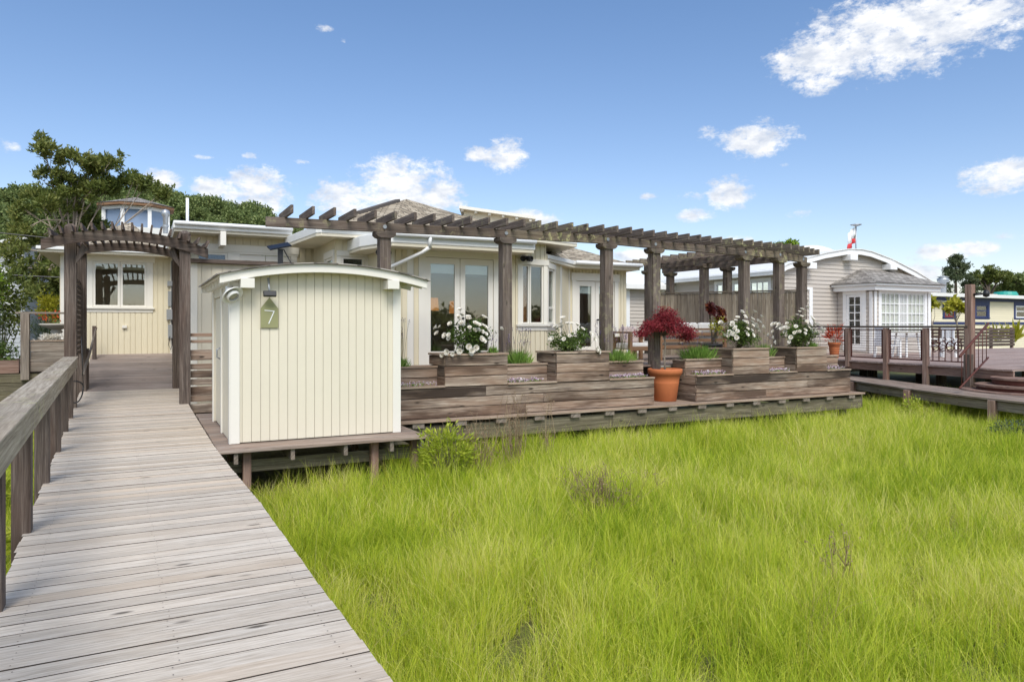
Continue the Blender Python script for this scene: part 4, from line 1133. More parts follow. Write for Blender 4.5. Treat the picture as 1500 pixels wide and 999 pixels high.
# low walkway
WK = thing('neighbour_walkway', 'low narrow timber walkway on posts crossing in front of the reddish deck', 'walkway', (17.2, 11, 0))
ne = [(4, 14.4), (6, 15.2), (8.1, 16.1), (9.3, 16.35), (10.84, 16.8), (13.4, 18.0), (15, 19.0), (16.5, 19.6)]
def wn(y): return lerp_tab(ne, y)
m = MB()
for k in range(9):
    y = 4.2
    while y < 16.4:
        b_ = min(y + 1.83, 16.4); m.beam((wn(y) + .07 + .142 * k, y, -.02 - .001 * (k % 2)), (wn(b_) + .07 + .142 * k, b_ - .004, -.02 - .001 * (k % 2)), .136, .04); y = b_
m.build('walk_boards', W_DECK, WK)
m = MB(); y = 4.2
while y < 16.4:
    b_ = min(y + 1.83, 16.4)
    for o in (.1, 1.15): m.beam((wn(y) + o, y, -.16), (wn(b_) + o, b_ - .004, -.16), .05, .2)
    y = b_
m.build('stringer', W_GREY, WK)
for yy in (8.8, 11.2, 13.6): 
    for o in (.02, 1.1): post('post', wn(yy) + o, yy, GZ - .1, -.045, .15, W_RED, WK)
# steps with iron rails
ST = thing('neighbour_steps', 'rounded reddish steps with sloping iron handrails beside the tall post', 'steps', (18.2, 9.5, 0))
for i, (z, r) in enumerate(((.33, .72), (.16, 1.05), (.03, 1.35))):
    m = MB(); pts = [(18.55 - r * math.cos(t) * .9, 9.3 + r * math.sin(t)) for t in np.linspace(-1.5, 1.5, 15)] + [(18.75, 9.3 + r), (18.75, 9.3 - r)][0:2]
    m.prism(pts, z - .05, z); m.build('tread', W_RED, ST)
    m = MB(); m.prism([(18.55 + (x - 18.55) * .94, 9.3 + (y - 9.3) * .96) for x, y in pts], z - .16, z - .052); m.build('riser', P_RUST, ST)
for yy in (10.25, 8.6):
    m = MB(); a, b_ = Vector((18.75, yy, 1.62)), Vector((16.6, yy - .55, .85))
    m.tube([a, b_], .03); m.tube([a - Vector((0, 0, .85)), b_ - Vector((0, 0, .72))], .022)
    for k in range(7):
        t = (k + .5) / 7; q = a.lerp(b_, t); m.tube([q, q - Vector((0, 0, .85 - .12 * t))], .009, 6)
    m.build('iron_handrail', P_RUST, ST, smooth=True)
post('bollard', 18.35, 10.5, -.5, .85, .16, W_DARK, ST)
T = thing('box_planter', 'tall reddish timber box planter with yellow-green leaves on the neighbour deck', 'planter', (20.2, 8.9, .5))
m = MB()
for r in range(5): m.bx(19.9, 20.6, 8.0, 9.35, .5 + .19 * r, .685 + .19 * r)
m.build('boards', W_RED, T)
m = MB()
for x, y in ((19.88, 9.36), (19.88, 8.0), (20.62, 9.36), (20.62, 8.0)): m.bx(x - .06, x + .06, y - .06, y + .06, .5, 1.52)
m.build('corner_post', W_RED, T)
# dark board fence at the back of that deck
T = thing('dark_board_fence', 'dark weathered horizontal-board fence at the back of the reddish deck', 'fence', (36, 21, .5))
m = MB()
for r in range(6): m.box((36.5, 21, .6 + .155 * r), (8.6, .04, .125))
m.build('boards', W_DARK, T)
for x in (32.3, 34.5, 36.6, 38.8, 40.7): post('post', x, 21.08, .2, 1.5, .12, W_RED, T)

# white garden furniture
def gchair(name, lab, x, y, rz):
    T = thing(name, lab, 'chair', (x, y, .5), rz, 'white garden chairs on the neighbour deck')
    def part(n_, boxes):
        m = MB()
        for c, s in boxes: m.box(c, s)
        m.build(n_, P_BWHITE, T, local=True, bevel=.004)
    part('seat', [((0, -.22 + .09 * i, .40), (.52, .08, .025)) for i in range(6)])
    part('backrest', [((-.2 + .1 * i, .27, .68), (.075, .025, .55)) for i in range(5)] + [((0, .27, .97), (.54, .03, .07))])
    for sx in (-1, 1):
        part('arm', [((sx * .3, 0, .62), (.09, .6, .03))])
        for sy in (-.25, .27): part('leg', [((sx * .28, sy, .31), (.06, .06, .6))])
gchair('garden_chair', 'white slatted garden chair left of the round table on the neighbour deck', 22.0, 15.2, RAD(70))
gchair('garden_chair', 'white slatted garden chair right of the round table on the neighbour deck', 24.0, 14.6, RAD(-100))
gchair('garden_chair', 'white slatted garden chair behind the round table under the bay window', 23.4, 16.2, RAD(10))
T = thing('garden_table', 'round grey garden table between white chairs', 'table', (23.0, 15.2, .5))
m = MB(); m.lathe([(0, 1.32), (.6, 1.32), (.62, 1.34), (.6, 1.37), (0, 1.37)], (23.0, 15.2, 0), 28); m.build('tabletop', P_STONE, T)
for a in range(4):
    m = MB(); q = a * math.pi / 2 + .6; m.tube([(23 + .42 * math.cos(q), 15.2 + .42 * math.sin(q), .5), (23 + .3 * math.cos(q), 15.2 + .3 * math.sin(q), 1.32)], .03); m.build('leg', P_BWHITE, T)
clay_pot('terracotta_pot', 'tall orange pot of red-tipped plants behind the neighbour railing', 20.4, 16.0, .5, .2, .52)

# ------------------------------------------------------------------ yellow house far right
YH = thing('yellow_house', 'pale yellow house with navy trim and a flat white roof', 'house', (65, 36, 0))
y0_, y1_ = (56.5, 36), (82, 36)
ops = [(3.0, 4.3, 2.3, 3.42), (7.45, 9.2, 2.3, 3.42), (13.6, 16.4, 2.3, 3.42)]
m = MB(); lapsiding(m, y0_, y1_, -.8, 4.0, ops, .2); 
o, d, n, L = frame2(y0_, y1_); cuts = sorted({0, L} | {x for a, b, _, _ in ops for x in (a, b)})
for x, y in zip(cuts, cuts[1:]):
    for za, zb in spans(-.8, 4.0, ops, (x + y) / 2): wb(m, y0_, y1_, x, y, za, zb, -.1, -.002)
m.build('wall', P_YEL, YH)
for (a, b_, c, e), ms in zip(ops, (P_REDT, P_NAVY, P_BWHITE)):
    window(YH, y0_, y1_, a, b_, c, e, cols=2 if ms is P_REDT else 1, rows=(.55,), casing=.3, mc=P_NAVY, ms=ms, depth=.12, muntin=.16 if ms is P_REDT else .08)
m = MB(); wb(m, y0_, y1_, 0, 25.5, 3.72, 4.0, .04, .12); wb(m, y0_, y1_, 0, 25.5, 1.72, 1.92, .04, .1); m.build('trim_band', P_NAVY, YH)
m = MB(); m.prism([(55.6, 35.2), (83, 35.2), (83, 46), (55.6, 46)], 4.0, 4.28); m.build('roof', P_WHITE, YH)
m = MB(); wb(m, y0_, y1_, 2.4, 4.9, 3.55, 3.66, .12, .7); m.build('awning', P_BWHITE, YH)
for x, h_ in ((59.2, 1.0), (62.6, 1.7)):
    m = MB(); m.lathe([(.26, 4.28), (.26, 4.28 + h_ * .65), (.45, 4.28 + h_ * .7), (.5, 4.28 + h_ * .85), (.3, 4.28 + h_ * .9), (.5, 4.28 + h_ * .95), (0, 4.3 + h_)], (x, 38, 0), 14); m.build('chimney_pipe', P_METAL, YH, smooth=True)
m = MB(); m.bx(69.5, 71.0, 38, 39, 4.28, 4.55); m.build('skylight', P_STONE, YH)
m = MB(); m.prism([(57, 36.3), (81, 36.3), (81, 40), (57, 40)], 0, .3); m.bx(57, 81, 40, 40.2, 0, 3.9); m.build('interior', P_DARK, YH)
m = MB(); m.lathe([(.0, 0), (1.0, 0), (1.05, .3), (.9, .6), (0, .68)], (74.2, 39, 4.28), 18); tag(m.build('rooftop_tank', plain('teal_tarp', srgb(40, 156, 140), .5)), 'teal round cover on the flat roof of the yellow house', 'tank')

# ------------------------------------------------------------------ left background: garden edge and houses
T = thing('retaining_wall', 'mossy green timber retaining wall at the left garden edge', 'wall', (-5, 20, 0))
m = MB()
for r in range(6): m.box((-6.0, 20.0 + rng.uniform(0, .01), GZ + .12 + .215 * r), (8.9, .06, .205))
m.build('boards', W_MOSS, T)
m = MB(); m.bx(-10.4, -2.56, 19.95, 20.02, .46, .76); m.build('red_board', W_RED, T)
m = MB(); m.prism([(-10.4, 20.1), (-1.56, 20.1), (-1.56, 28), (-10.4, 28)], .2, .5); tag(m.build('garden_soil', P_SOIL), kind='structure')
T = thing('garden_planter', 'grey plank planter box with a square post and top rail left of the arbor', 'planter', (-2, 20.2, .5))
m = MB()
for r in range(3): m.box((-1.93, 19.94, .60 + .235 * r), (.80, .04, .225))
m.build('front_boards', W_GREY, T)
m = MB()
for r in range(3): m.box((-1.93, 20.6, .60 + .235 * r), (.80, .04, .225))
m.build('back_boards', W_GREY, T)
m = MB(); m.bx(-2.33, -1.53, 19.9, 20.0, 1.19, 1.225); m.build('cap', W_CAP, T)
m = MB(); m.bx(-2.3, -1.55, 19.97, 20.58, 1.0, 1.15); m.build('soil', P_SOIL, T)
post('post', -2.43, 19.93, .3, 1.84, .17, W_GREY, T)
m = MB(); m.bx(-2.62, -1.5, 19.88, 19.98, 1.842, 1.885); m.build('top_rail', W_GREY, T)
T = thing('bird_bath', 'pale stone bird bath on a pedestal behind the plank planter', 'bird bath', (-1.93, 21.2, .5))
m = MB(); m.lathe([(0, .5), (.2, .5), (.2, .58), (.09, .68), (.08, 1.3), (.14, 1.42), (.1, 1.46)], (-1.93, 21.2, 0), 20); m.build('pedestal', P_STONE, T, smooth=True)
m = MB(); m.lathe([(.1, 1.46), (.36, 1.57), (.38, 1.61), (.34, 1.62), (.1, 1.54), (0, 1.53)], (-1.93, 21.2, 0), 24); m.build('bowl', P_STONE, T, smooth=True)

CP = thing('cupola_house', 'house with a glazed octagonal lookout beyond the arbor', 'house', (-.3, 42, 0))
m = MB(); m.bx(-2.2, 6, 42.3, 54, -.8, 5.3); m.build("wall", P_BLUEG, CP)
m = MB(); m.bx(-.7, 1.9, 41.0, 44, 5.3, 6.62); m.build('parapet', P_WHITE, CP)
R8, c8 = 1.62, Vector((-.3, 43.0, 0))
def oct8(r): return [(c8.x + r * math.cos(math.pi / 8 + k * math.pi / 4), c8.y + r * math.sin(math.pi / 8 + k * math.pi / 4)) for k in range(8)]
m = MB(); m.prism(oct8(1.66), 5.2, 6.25); m.build('lookout_base', P_TRIM, CP)
m = MB()
for x, y in oct8(R8): m.bx(x - .09, x + .09, y - .09, y + .09, 6.25, 7.75)
m.prism(oct8(1.7), 7.6, 7.76); m.build('lookout_frame', P_BWHITE, CP)
m = MB(); m.prism(oct8(1.55), 6.26, 7.6); m.build('lookout_glass', plain('blue_tinted_glass', srgb(136, 154, 180), .08), CP)
m = MB(); m.prism(oct8(1.95), 7.77, 7.9); m.build('lookout_eave', W_BROWN, CP)
hip('lookout_roof', [(x, y, 7.91) for x, y in oct8(1.98)], (c8.x, c8.y, 8.45), SH_GREY, CP)
hip('shingle_roof', [(-2.5, 40.5, 4.6), (5.5, 40.5, 4.6), (5.5, 48, 4.6), (-2.5, 48, 4.6)], (1.0, 43.4, 6.2), SH_TAN, CP)
LH = thing('gabled_house', 'pale blue-grey gabled house at the left edge behind the trees', 'house', (-7, 40, 0))
m = MB(); lapsiding(m, (-9.5, 40), (-4.9, 40), -.8, 5.0, [(3.1, 4.0, 2.6, 4.0)], .2); m.bx(-9.5, -4.9, 40.02, 50, -.8, 4.9); m.build('wall', P_BLUEG, LH)
window(LH, (-9.5, 40), (-4.9, 40), 3.1, 4.0, 2.6, 4.0, casing=.15, mc=P_BWHITE, ms=P_BWHITE)
m = MB(); m.strip([(-10, 39.6, 4.1), (-4.5, 39.6, 5.9)], [(-10, 39.6, 3.9), (-4.5, 39.6, 5.7)], (0, 10, 0)); m.build('roof', P_BWHITE, LH)
m = MB(); m.strip([(-9.5, 40.0, 4.3), (-4.9, 40.0, 5.72)], [(-9.5, 40.0, 3.9), (-4.9, 40.0, 4.9)], (0, 9.8, 0)); m.build('gable', P_BLUEG, LH)

for (za, zb, y, lab) in ((6.2, 4.9, 34, 'thin upper overhead cable crossing in front of the big oak'), (4.2, 3.5, 33, 'thin lower overhead cable crossing behind the arbor')):
    m = MB(); m.tube([(-14 + 17 * t, y, za + (zb - za) * t - 1.2 * t * (1 - t)) for t in np.linspace(0, 1, 14)], .022, 5)
    tag(m.build('overhead_cable', P_BLACK), lab, 'cable', 'overhead cables')
# ------------------------------------------------------------------ vegetation
def stems_np(base, tips, r0, r1, bend=.2, k=4, n=4):
    """thin curved stems as open tubes"""
    base = np.asarray(base, float); tips = np.asarray(tips, float); N_ = len(tips)
    base = np.broadcast_to(base, tips.shape)
    mid = nr.normal(size=tips.shape) * np.linalg.norm(tips - base, axis=1, keepdims=True) * bend * .5
    ts = np.linspace(0, 1, k + 1)
    V = np.empty((N_, k + 1, n, 3))
    for i, t in enumerate(ts):
        c = base * (1 - t) + tips * t + mid * (4 * t * (1 - t)) * .5
        r = r0 * (1 - t) + r1 * t
        for j in range(n):
            a = 2 * math.pi * j / n
            V[:, i, j] = c + np.array([math.cos(a) * r, math.sin(a) * r, 0])
    F = []
    for i in range(k):
        for j in range(n): F.append((i * n + j, i * n + (j + 1) % n, (i + 1) * n + (j + 1) % n, (i + 1) * n + j))
    F = np.array(F); tot = (k + 1) * n
    FF = (F[None] + (np.arange(N_) * tot)[:, None, None]).reshape(-1, 4)
    return V.reshape(-1, 3), FF

def blades_np(P, H, Wd, lean, k=3, droop=.5, tint=None):
    """tapering grass blades; lean = horizontal direction*amount at the tip"""
    n = len(P); az = nr.random(n) * 2 * math.pi
    side_ = np.stack([np.cos(az), np.sin(az), np.zeros(n)], 1)
    V = np.empty((n, k + 1, 2, 3))
    for i in range(k + 1):
        t = i / k
        c = P + lean * (t ** 2)[..., None] if False else P + lean * (t * t)
        z = H * (t - droop * .35 * t ** 3)
        c = c + np.stack([np.zeros(n), np.zeros(n), z], 1)
        w = (Wd * (1 - t ** 1.5) + .0004)[:, None]
        V[:, i, 0] = c - side_ * w; V[:, i, 1] = c + side_ * w
    F = np.array([(i * 2, i * 2 + 1, i * 2 + 3, i * 2 + 2) for i in range(k)])
    FF = (F[None] + (np.arange(n) * (k + 1) * 2)[:, None, None]).reshape(-1, 4)
    return V.reshape(-1, 3), FF

def scatter(name, P, Rt, Sc, protos, kind='stuff'):
    """one object: instances of proto meshes on points (geometry nodes)"""
    me = bpy.data.meshes.new(name); n = len(P)
    me.vertices.add(n); me.vertices.foreach_set('co', np.asarray(P, np.float32).ravel())
    for nm, ty, dat in (('rot', 'FLOAT_VECTOR', Rt), ('scl', 'FLOAT_VECTOR', Sc)):
        at = me.attributes.new(nm, ty, 'POINT'); at.data.foreach_set('vector', np.asarray(dat, np.float32).ravel())
    at = me.attributes.new('pick', 'INT', 'POINT'); at.data.foreach_set('value', nr.integers(0, len(protos), n).astype(np.int32))
    o = bpy.data.objects.new(name, me); COL.objects.link(o); tag(o, kind=kind)
    c = bpy.data.collections.new(name + '_sources')
    for p in protos:
        if COL in p.users_collection or p.name in COL.objects: COL.objects.unlink(p)
        c.objects.link(p)
    ng = bpy.data.node_groups.new(name, 'GeometryNodeTree')
    ng.interface.new_socket('Geometry', in_out='INPUT', socket_type='NodeSocketGeometry')
    ng.interface.new_socket('Geometry', in_out='OUTPUT', socket_type='NodeSocketGeometry')
    gi = ng.nodes.new('NodeGroupInput'); go = ng.nodes.new('NodeGroupOutput')
    ip = ng.nodes.new('GeometryNodeInstanceOnPoints'); ci = ng.nodes.new('GeometryNodeCollectionInfo')
    ci.inputs['Collection'].default_value = c; ci.inputs['Separate Children'].default_value = True; ci.inputs['Reset Children'].default_value = True
    ip.inputs['Pick Instance'].default_value = True
    def attr(nm, ty):
        a = ng.nodes.new('GeometryNodeInputNamedAttribute'); a.data_type = ty; a.inputs['Name'].default_value = nm; return a.outputs['Attribute']
    er = ng.nodes.new('FunctionNodeEulerToRotation'); ng.links.new(attr('rot', 'FLOAT_VECTOR'), er.inputs[0])
    ng.links.new(gi.outputs[0], ip.inputs['Points']); ng.links.new(ci.outputs[0], ip.inputs['Instance'])
    ng.links.new(attr('pick', 'INT'), ip.inputs['Instance Index']); ng.links.new(er.outputs[0], ip.inputs['Rotation'])
    ng.links.new(attr('scl', 'FLOAT_VECTOR'), ip.inputs['Scale']); ng.links.new(ip.outputs[0], go.inputs[0])
    md = o.modifiers.new('scatter', 'NODES'); md.node_group = ng
    return o

# grass ------------------------------------------------------------
def grassmat(name, cols):
    m, nt, b = mat(name)
    geo = nd(nt, 'ShaderNodeNewGeometry'); oi = nd(nt, 'ShaderNodeObjectInfo')
    n1 = noise(nt, oi.outputs['Location'], .55, 3); n2 = noise(nt, oi.outputs['Location'], 2.2, 2)
    f = math_n(nt, 'ADD', math_n(nt, 'MULTIPLY', geo.outputs['Random Per Island'], .60), math_n(nt, 'MULTIPLY', oi.outputs['Random'], .14))
    f = math_n(nt, 'ADD', f, math_n(nt, 'MULTIPLY', ramp(nt, n1, [(.34, 0.0), (.66, 1.0)]), .26))
    f = math_n(nt, 'ADD', f, math_n(nt, 'MULTIPLY', n2, .10))
    k = len(cols); c = ramp(nt, f, [(.08 + .84 * i / (k - 1), cc) for i, cc in enumerate(cols)])
    lk(nt, c, b.inputs['Base Color']); b.inputs['Roughness'].default_value = .5; b.inputs['Specular IOR Level'].default_value = .25
    tr = nd(nt, 'ShaderNodeBsdfTranslucent'); lk(nt, c, tr.inputs[0])
    mx = nd(nt, 'ShaderNodeMixShader'); mx.inputs[0].default_value = .36
    lk(nt, b.outputs[0], mx.inputs[1]); lk(nt, tr.outputs[0], mx.inputs[2]); lk(nt, mx.outputs[0], nt.nodes['Material Output'].inputs[0])
    return m
G_MARSH = grassmat('marsh_grass_blades', [srgb(72, 98, 24), srgb(132, 160, 38), srgb(180, 200, 52), srgb(214, 218, 74), srgb(236, 226, 148)])
G_DRY = grassmat('dry_grass_blades', [srgb(112, 110, 52), srgb(150, 136, 84), srgb(184, 164, 112), srgb(206, 190, 144)])
def tuft(name, n, r, h0, h1, w, spread, mt, k=4, dry=0):
    P = np.concatenate([unit(nr.normal(size=(n, 2))) * r * np.sqrt(nr.random((n, 1))), np.zeros((n, 1))], 1)
    H = nr.uniform(h0, h1, n) * np.where(nr.random(n) < .25, .6, 1)
    a = nr.random(n) * 2 * math.pi; l = nr.gamma(2.0, spread / 2, n)
    lean = np.stack([np.cos(a) * l, np.sin(a) * l, np.zeros(n)], 1) * H[:, None] + P * .4
    V, F = blades_np(P, H, w * nr.uniform(.6, 1.3, n), lean, k, nr.random())
    return np_mesh(name, V, F, mt)
near = [tuft('grass_tuft', 60, .11, .28, .50, .0018, .36, G_MARSH, 4) for _ in range(8)]
far_ = [tuft('grass_tuft', 44, .14, .30, .52, .0029, .34, G_MARSH, 3) for _ in range(6)]
dryt = [tuft('dry_tuft', 16, .12, .35, .75, .002, .5, G_DRY, 4) for _ in range(4)]
def under_deck(x, y):
    if 9.7 < y < 13.8 and .8 < x < 3.7: return True
    if y > 11.25 and 3.2 < x < 15.2: return True
    if y > 13: return x > -1.3
    if xl(y) - .02 < x < xr(y) + .02: return True
    return False
def grow(x0, x1, y0, y1, dens_fn, cap):
    out = []
    A_ = (x1 - x0) * (y1 - y0); n = int(A_ * cap)
    X = nr.uniform(x0, x1, n); Y_ = nr.uniform(y0, y1, n); U = nr.random(n)
    for x, y, u in zip(X, Y_, U):
        if under_deck(x, y) or u > dens_fn(x, y) / cap: continue
        out.append((x, y))
    return np.array(out)
def depth(x, y): return .4617 * x + .887 * y
def vis(x, y):
    dp = depth(x, y)
    if dp < 1.5: return False
    r = (.887 * x - .4617 * y) / dp
    return -.95 < r < 1.45
def patch(x, y): return .5 + .5 * math.sin(x * 1.7 + 1.3 * math.sin(y * 1.1)) * math.sin(y * 1.9 + 1.1 * math.sin(x * .8))
def clumpy(x, y):          # bunchy growth: dense tussocks with thin hollows between
    a = math.sin(x * 7.1 + 2 * math.sin(y * 3.3)) * math.sin(y * 6.3 + 1.7 * math.sin(x * 2.9)); b_ = math.sin(x * 2.3 - y * 1.7 + 2 * math.sin(y * .9)) * math.sin(y * 2.1 + x * .8)
    return min(max(.66 + .30 * a + .22 * b_, .42), 1)
def attrs(Q, base=1.0):
    n = len(Q)
    Z = np.array([gz(x, y) - .02 for x, y in Q])
    # neighbouring tufts lean the same way (wind-combed drifts)
    la = np.array([1.4 * math.sin(x * .7 + y * .5) + .8 * math.sin(y * 1.3 - x * .4) for x, y in Q])
    tl = np.array([.03 + .17 * patch(x * .6, y * .6) for x, y in Q]) + nr.normal(size=n) * .09
    Rt = np.stack([tl * np.cos(la), tl * np.sin(la), nr.random(n) * 6.283], 1)
    s = nr.uniform(.7, 1.2, n) * np.array([.62 + .28 * patch(x, y) + .34 * clumpy(x, y) for x, y in Q]) * base
    return np.concatenate([Q, Z[:, None]], 1), Rt, np.stack([np.ones(n) * 1.0, np.ones(n), s], 1)
Q = grow(.75, 9.5, .6, 11.3, lambda x, y: (105 * clumpy(x, y) if depth(x, y) < 7.5 else 0) if vis(x, y) else 0, 105)
scatter('marsh_grass', *attrs(Q), near)
Q = grow(.7, 30, .5, 16, lambda x, y: 0 if depth(x, y) < 7.3 else clumpy(x, y) * (84 if depth(x, y) < 11 else 50 if depth(x, y) < 16 else 28) if vis(x, y) else 0, 84)
scatter('marsh_grass_beyond', *attrs(Q), far_)
Q = grow(-9, -.6, 1.0, 19.8, lambda x, y: 30 if vis(x, y) else 6, 30)
scatter('grass_left_of_boardwalk', *attrs(Q, .85), far_)
Q = grow(-40, 40, -30, 1.0, lambda x, y: 1.2, 1.2)
pp = attrs(Q); scatter('grass_behind_viewpoint', pp[0], pp[1], pp[2] * np.array([3, 3, 1.1]), far_)
Q = np.concatenate([grow(.85, 3.4, 8.4, 9.75, lambda x, y: 7, 7), grow(3.4, 6.2, 9.4, 11.2, lambda x, y: 3, 3), grow(.85, 1.9, 3.2, 8.4, lambda x, y: 2.5 if x < 1.3 else .5, 2.5),
                    grow(2, 12, 3, 11, lambda x, y: 3.0 * max(0, patch(x * .8 + 3, y * .8) - .45) ** 1.5 * 2, 3.0)])
scatter('dry_grass', *attrs(Q, 1.0), dryt)

# generic shrub -----------------------------------------------------
def bush(name, label, cat, c, r, n, ls, lw, leaf, stem=None, group=None, up=.3, clumps=14, stems=14, part='foliage', base=None, dens=.42):
    c = np.array(c, float); r = np.array(r, float)
    base = np.array(base if base is not None else (c[0], c[1], c[2] - r[2]), float)
    T = thing(name, label, cat, tuple(base), group=group)
    cc = ball(clumps, c, r * .8, .35); cc[:, 2] = np.maximum(cc[:, 2], base[2] + .05)
    k = n // clumps
    P = np.concatenate([ball(k, q, r * dens * rng.uniform(.7, 1.2), .3) for q in cc])
    P[:, 2] = np.maximum(P[:, 2], base[2] + .02)
    D_ = unit(P - c) + nr.normal(size=P.shape) * .7
    V, F = leaf_quads(P, ls * nr.uniform(.6, 1.3, len(P)), lw * nr.uniform(.7, 1.2, len(P)), D_, up)
    np_mesh(part, V, F, leaf, T, base)
    tips = cc[nr.integers(0, clumps, stems)] + nr.normal(size=(stems, 3)) * r * .2
    tips[:, 2] = np.maximum(tips[:, 2], base[2] + .1)
    V, F = stems_np(base, tips, max(.004, r[2] * .018), .0025)
    np_mesh('stems', V, F, stem or P_STEM, T, base)
    return T

# blossoms -----------------------------------------------------------
def rose_mesh(rad):
    parts = []
    for ring, (np_, op, sc) in enumerate(((7, 1.0, 1.0), (6, .62, .88), (5, .3, .72))):
        for i in range(np_):
            a = 2 * math.pi * (i + ring * .5) / np_ + nr.normal() * .1; o = op + nr.normal() * .1
            rows = []
            for t in (0, .5, 1):
                ang = o * (.35 + .65 * t); rr = rad * sc * t
                h = rr * math.cos(ang * .8); q = rr * math.sin(ang) + .004
                wd = rad * sc * (.18, .62, .38)[int(t * 2)]
                rows.append([(q * math.cos(a) - s * wd * math.sin(a), q * math.sin(a) + s * wd * math.cos(a), h + (.0 if s == 0 else rad * .12)) for s in (-1, 0, 1)])
            V = np.array(rows).reshape(-1, 3)
            F = np.array([(j * 3 + k, j * 3 + k + 1, (j + 1) * 3 + k + 1, (j + 1) * 3 + k) for j in range(2) for k in range(2)])
            parts.append((V, F))
    return join_np(parts)
ROSES = []
for rad in (.050, .040, .057):
    V, F = rose_mesh(rad); o = np_mesh('blossom', V, F, F_WHITE)
    o.data.polygons.foreach_set('use_smooth', [True] * len(o.data.polygons)); ROSES.append(o.data); bpy.data.objects.remove(o)
def rose(label, x, y, z, rx, ry, h, nleaf, nbl, spill=(), tall=0):
    T = bush('rose_bush', label, 'rose bush', (x, y, z + h * .48), (rx, ry, h * .52), nleaf, .05, .032, L_ROSE, group='white rose bushes in the planters', up=.2, clumps=16, stems=16, part='leaves', base=(x, y, z - .03))
    base = T.location
    pts = []
    while len(pts) < nbl:
        d_ = unit(nr.normal(size=(1, 3)))[0]; d_[1] = -abs(d_[1]) * .8 if rng.random() < .75 else d_[1]
        if d_[2] < -.15: continue
        p = np.array([x, y, z + h * .5]) + d_ * np.array([rx * 1.02, ry * 1.05, h * .55]) * rng.uniform(.85, 1.08)
        if rng.random() < .3: p = p + (p - np.array([x, y, z + h * .3])) * rng.uniform(.15, .5) * np.array([1, .6, .8])
        pts.append(p)
        if rng.random() < .65 and len(pts) < nbl: pts.append(p + nr.normal(size=3) * .05)
    pts += [np.array(s) for s in spill]
    tips = []
    for p in pts:
        o = bpy.data.objects.new('blossom', rng.choice(ROSES)); COL.objects.link(o); o.parent = T
        o.location = Vector(p) - base
        dv = Vector((p[0] - x, p[1] - y - .12, p[2] - z - h * .2)).normalized()
        o.rotation_euler = dv.to_track_quat('Z', 'Y').to_euler(); tips.append(p)
    V, F = stems_np((x, y, z), np.array(tips) - np.array([0, 0, .01]), .004, .002, .25); np_mesh('flower_stems', V, F, P_STEM, T, tuple(base))
    return T
rose('white rose bush spilling over the first raised box nearest the shed', 5.15, 11.52, 1.03, .50, .32, .64, 2100, 38,
     [(4.55, 11.1, 1.12), (4.66, 11.12, 1.08), (4.78, 11.1, 1.13), (4.5, 11.2, 1.06), (5.0, 11.1, 1.14), (4.6, 11.15, 1.4), (4.62, 11.2, 1.34), (5.0, 11.13, 1.1), (4.95, 11.12, 1.2), (5.08, 11.12, 1.18)])
rose('low white rose bush in the raised box in front of the tall open window', 7.28, 11.55, 1.03, .47, .3, .52, 1600, 20, [(7.62, 11.12, 1.08), (7.58, 11.15, 1.12), (7.5, 11.1, 1.3), (7.42, 11.1, 1.4)])
rose('tall white rose bush in the raised box just right of the maple', 11.6, 11.55, 1.03, .60, .34, .66, 2600, 52, [(12.2, 11.1, 1.2), (12.25, 11.2, 1.3), (12.1, 11.1, 1.12)])
rose('full white rose bush in the far right raised box', 13.45, 11.55, 1.03, .56, .34, .66, 2600, 54, [(12.85, 11.2, 1.3), (12.9, 11.15, 1.4), (12.8, 11.2, 1.2)])

def lavender(label, x, y, z, r, h, spikes, sh, cat='lavender'):
    T = thing('lavender_plant', label, cat, (x, y, z), group='lavender plants in the stepped planters')
    n = int(900 * r / .3)
    P = ball(n, (x, y, z + h * .15), (r, r * .7, h * .35), .1); P[:, 2] = np.maximum(P[:, 2], z)
    D_ = unit(P - np.array([x, y, z - .15])) + nr.normal(size=P.shape) * .25
    V, F = leaf_quads(P, h * .55 * nr.uniform(.6, 1.2, n), .012, D_, .6); np_mesh('foliage', V, F, L_LAV, T, (x, y, z))
    if spikes:
        a = nr.random(spikes) * 6.283; rr = r * 1.05 * np.sqrt(nr.random(spikes)); hh = sh * nr.uniform(.6, 1.05, spikes)
        tips = np.stack([x + rr * np.cos(a), y + rr * np.sin(a) * .6, z + hh], 1)
        V, F = stems_np(np.array((x, y, z)) + (tips - np.array((x, y, z))) * np.array([.5, .5, 0.]), tips, .0028, .002, .12); np_mesh('flower_stems', V, F, P_STEM, T, (x, y, z))
        PP = np.concatenate([tips + np.array([0, 0, -.013 * i]) + nr.normal(size=tips.shape) * .004 for i in range(6)])
        V, F = leaf_quads(PP, .022, .015, None, .3); np_mesh('flower_spikes', V, F, F_PURP, T, (x, y, z))['kind'] = 'stuff'
    return T
lavender('tall thin-spiked lavender beside the right edge of the shed', 3.88, 11.7, .8, .2, .26, 26, 1.0)
lavender('round green lavender between the first two rose bushes', 6.22, 11.72, .8, .27, .36, 34, .72)
lavender('wide green lavender left of the red maple', 8.42, 11.72, .8, .46, .34, 50, .78)
lavender('square green lavender mound just right of the terracotta pot', 10.62, 11.72, .8, .42, .38, 16, .6)
lavender('small lavender between the two right-hand rose bushes', 12.55, 11.72, .8, .26, .40, 10, .5)
lavender('small lavender at the right end of the far planter', 14.25, 11.72, .8, .22, .3, 24, .8)
lavender('little green tuft at the right edge of the first rose box', 5.6, 11.5, 1.0, .1, .22, 6, .4)
lavender('little green tuft at the right edge of the last raised box', 13.86, 11.45, 1.0, .12, .2, 10, .5)

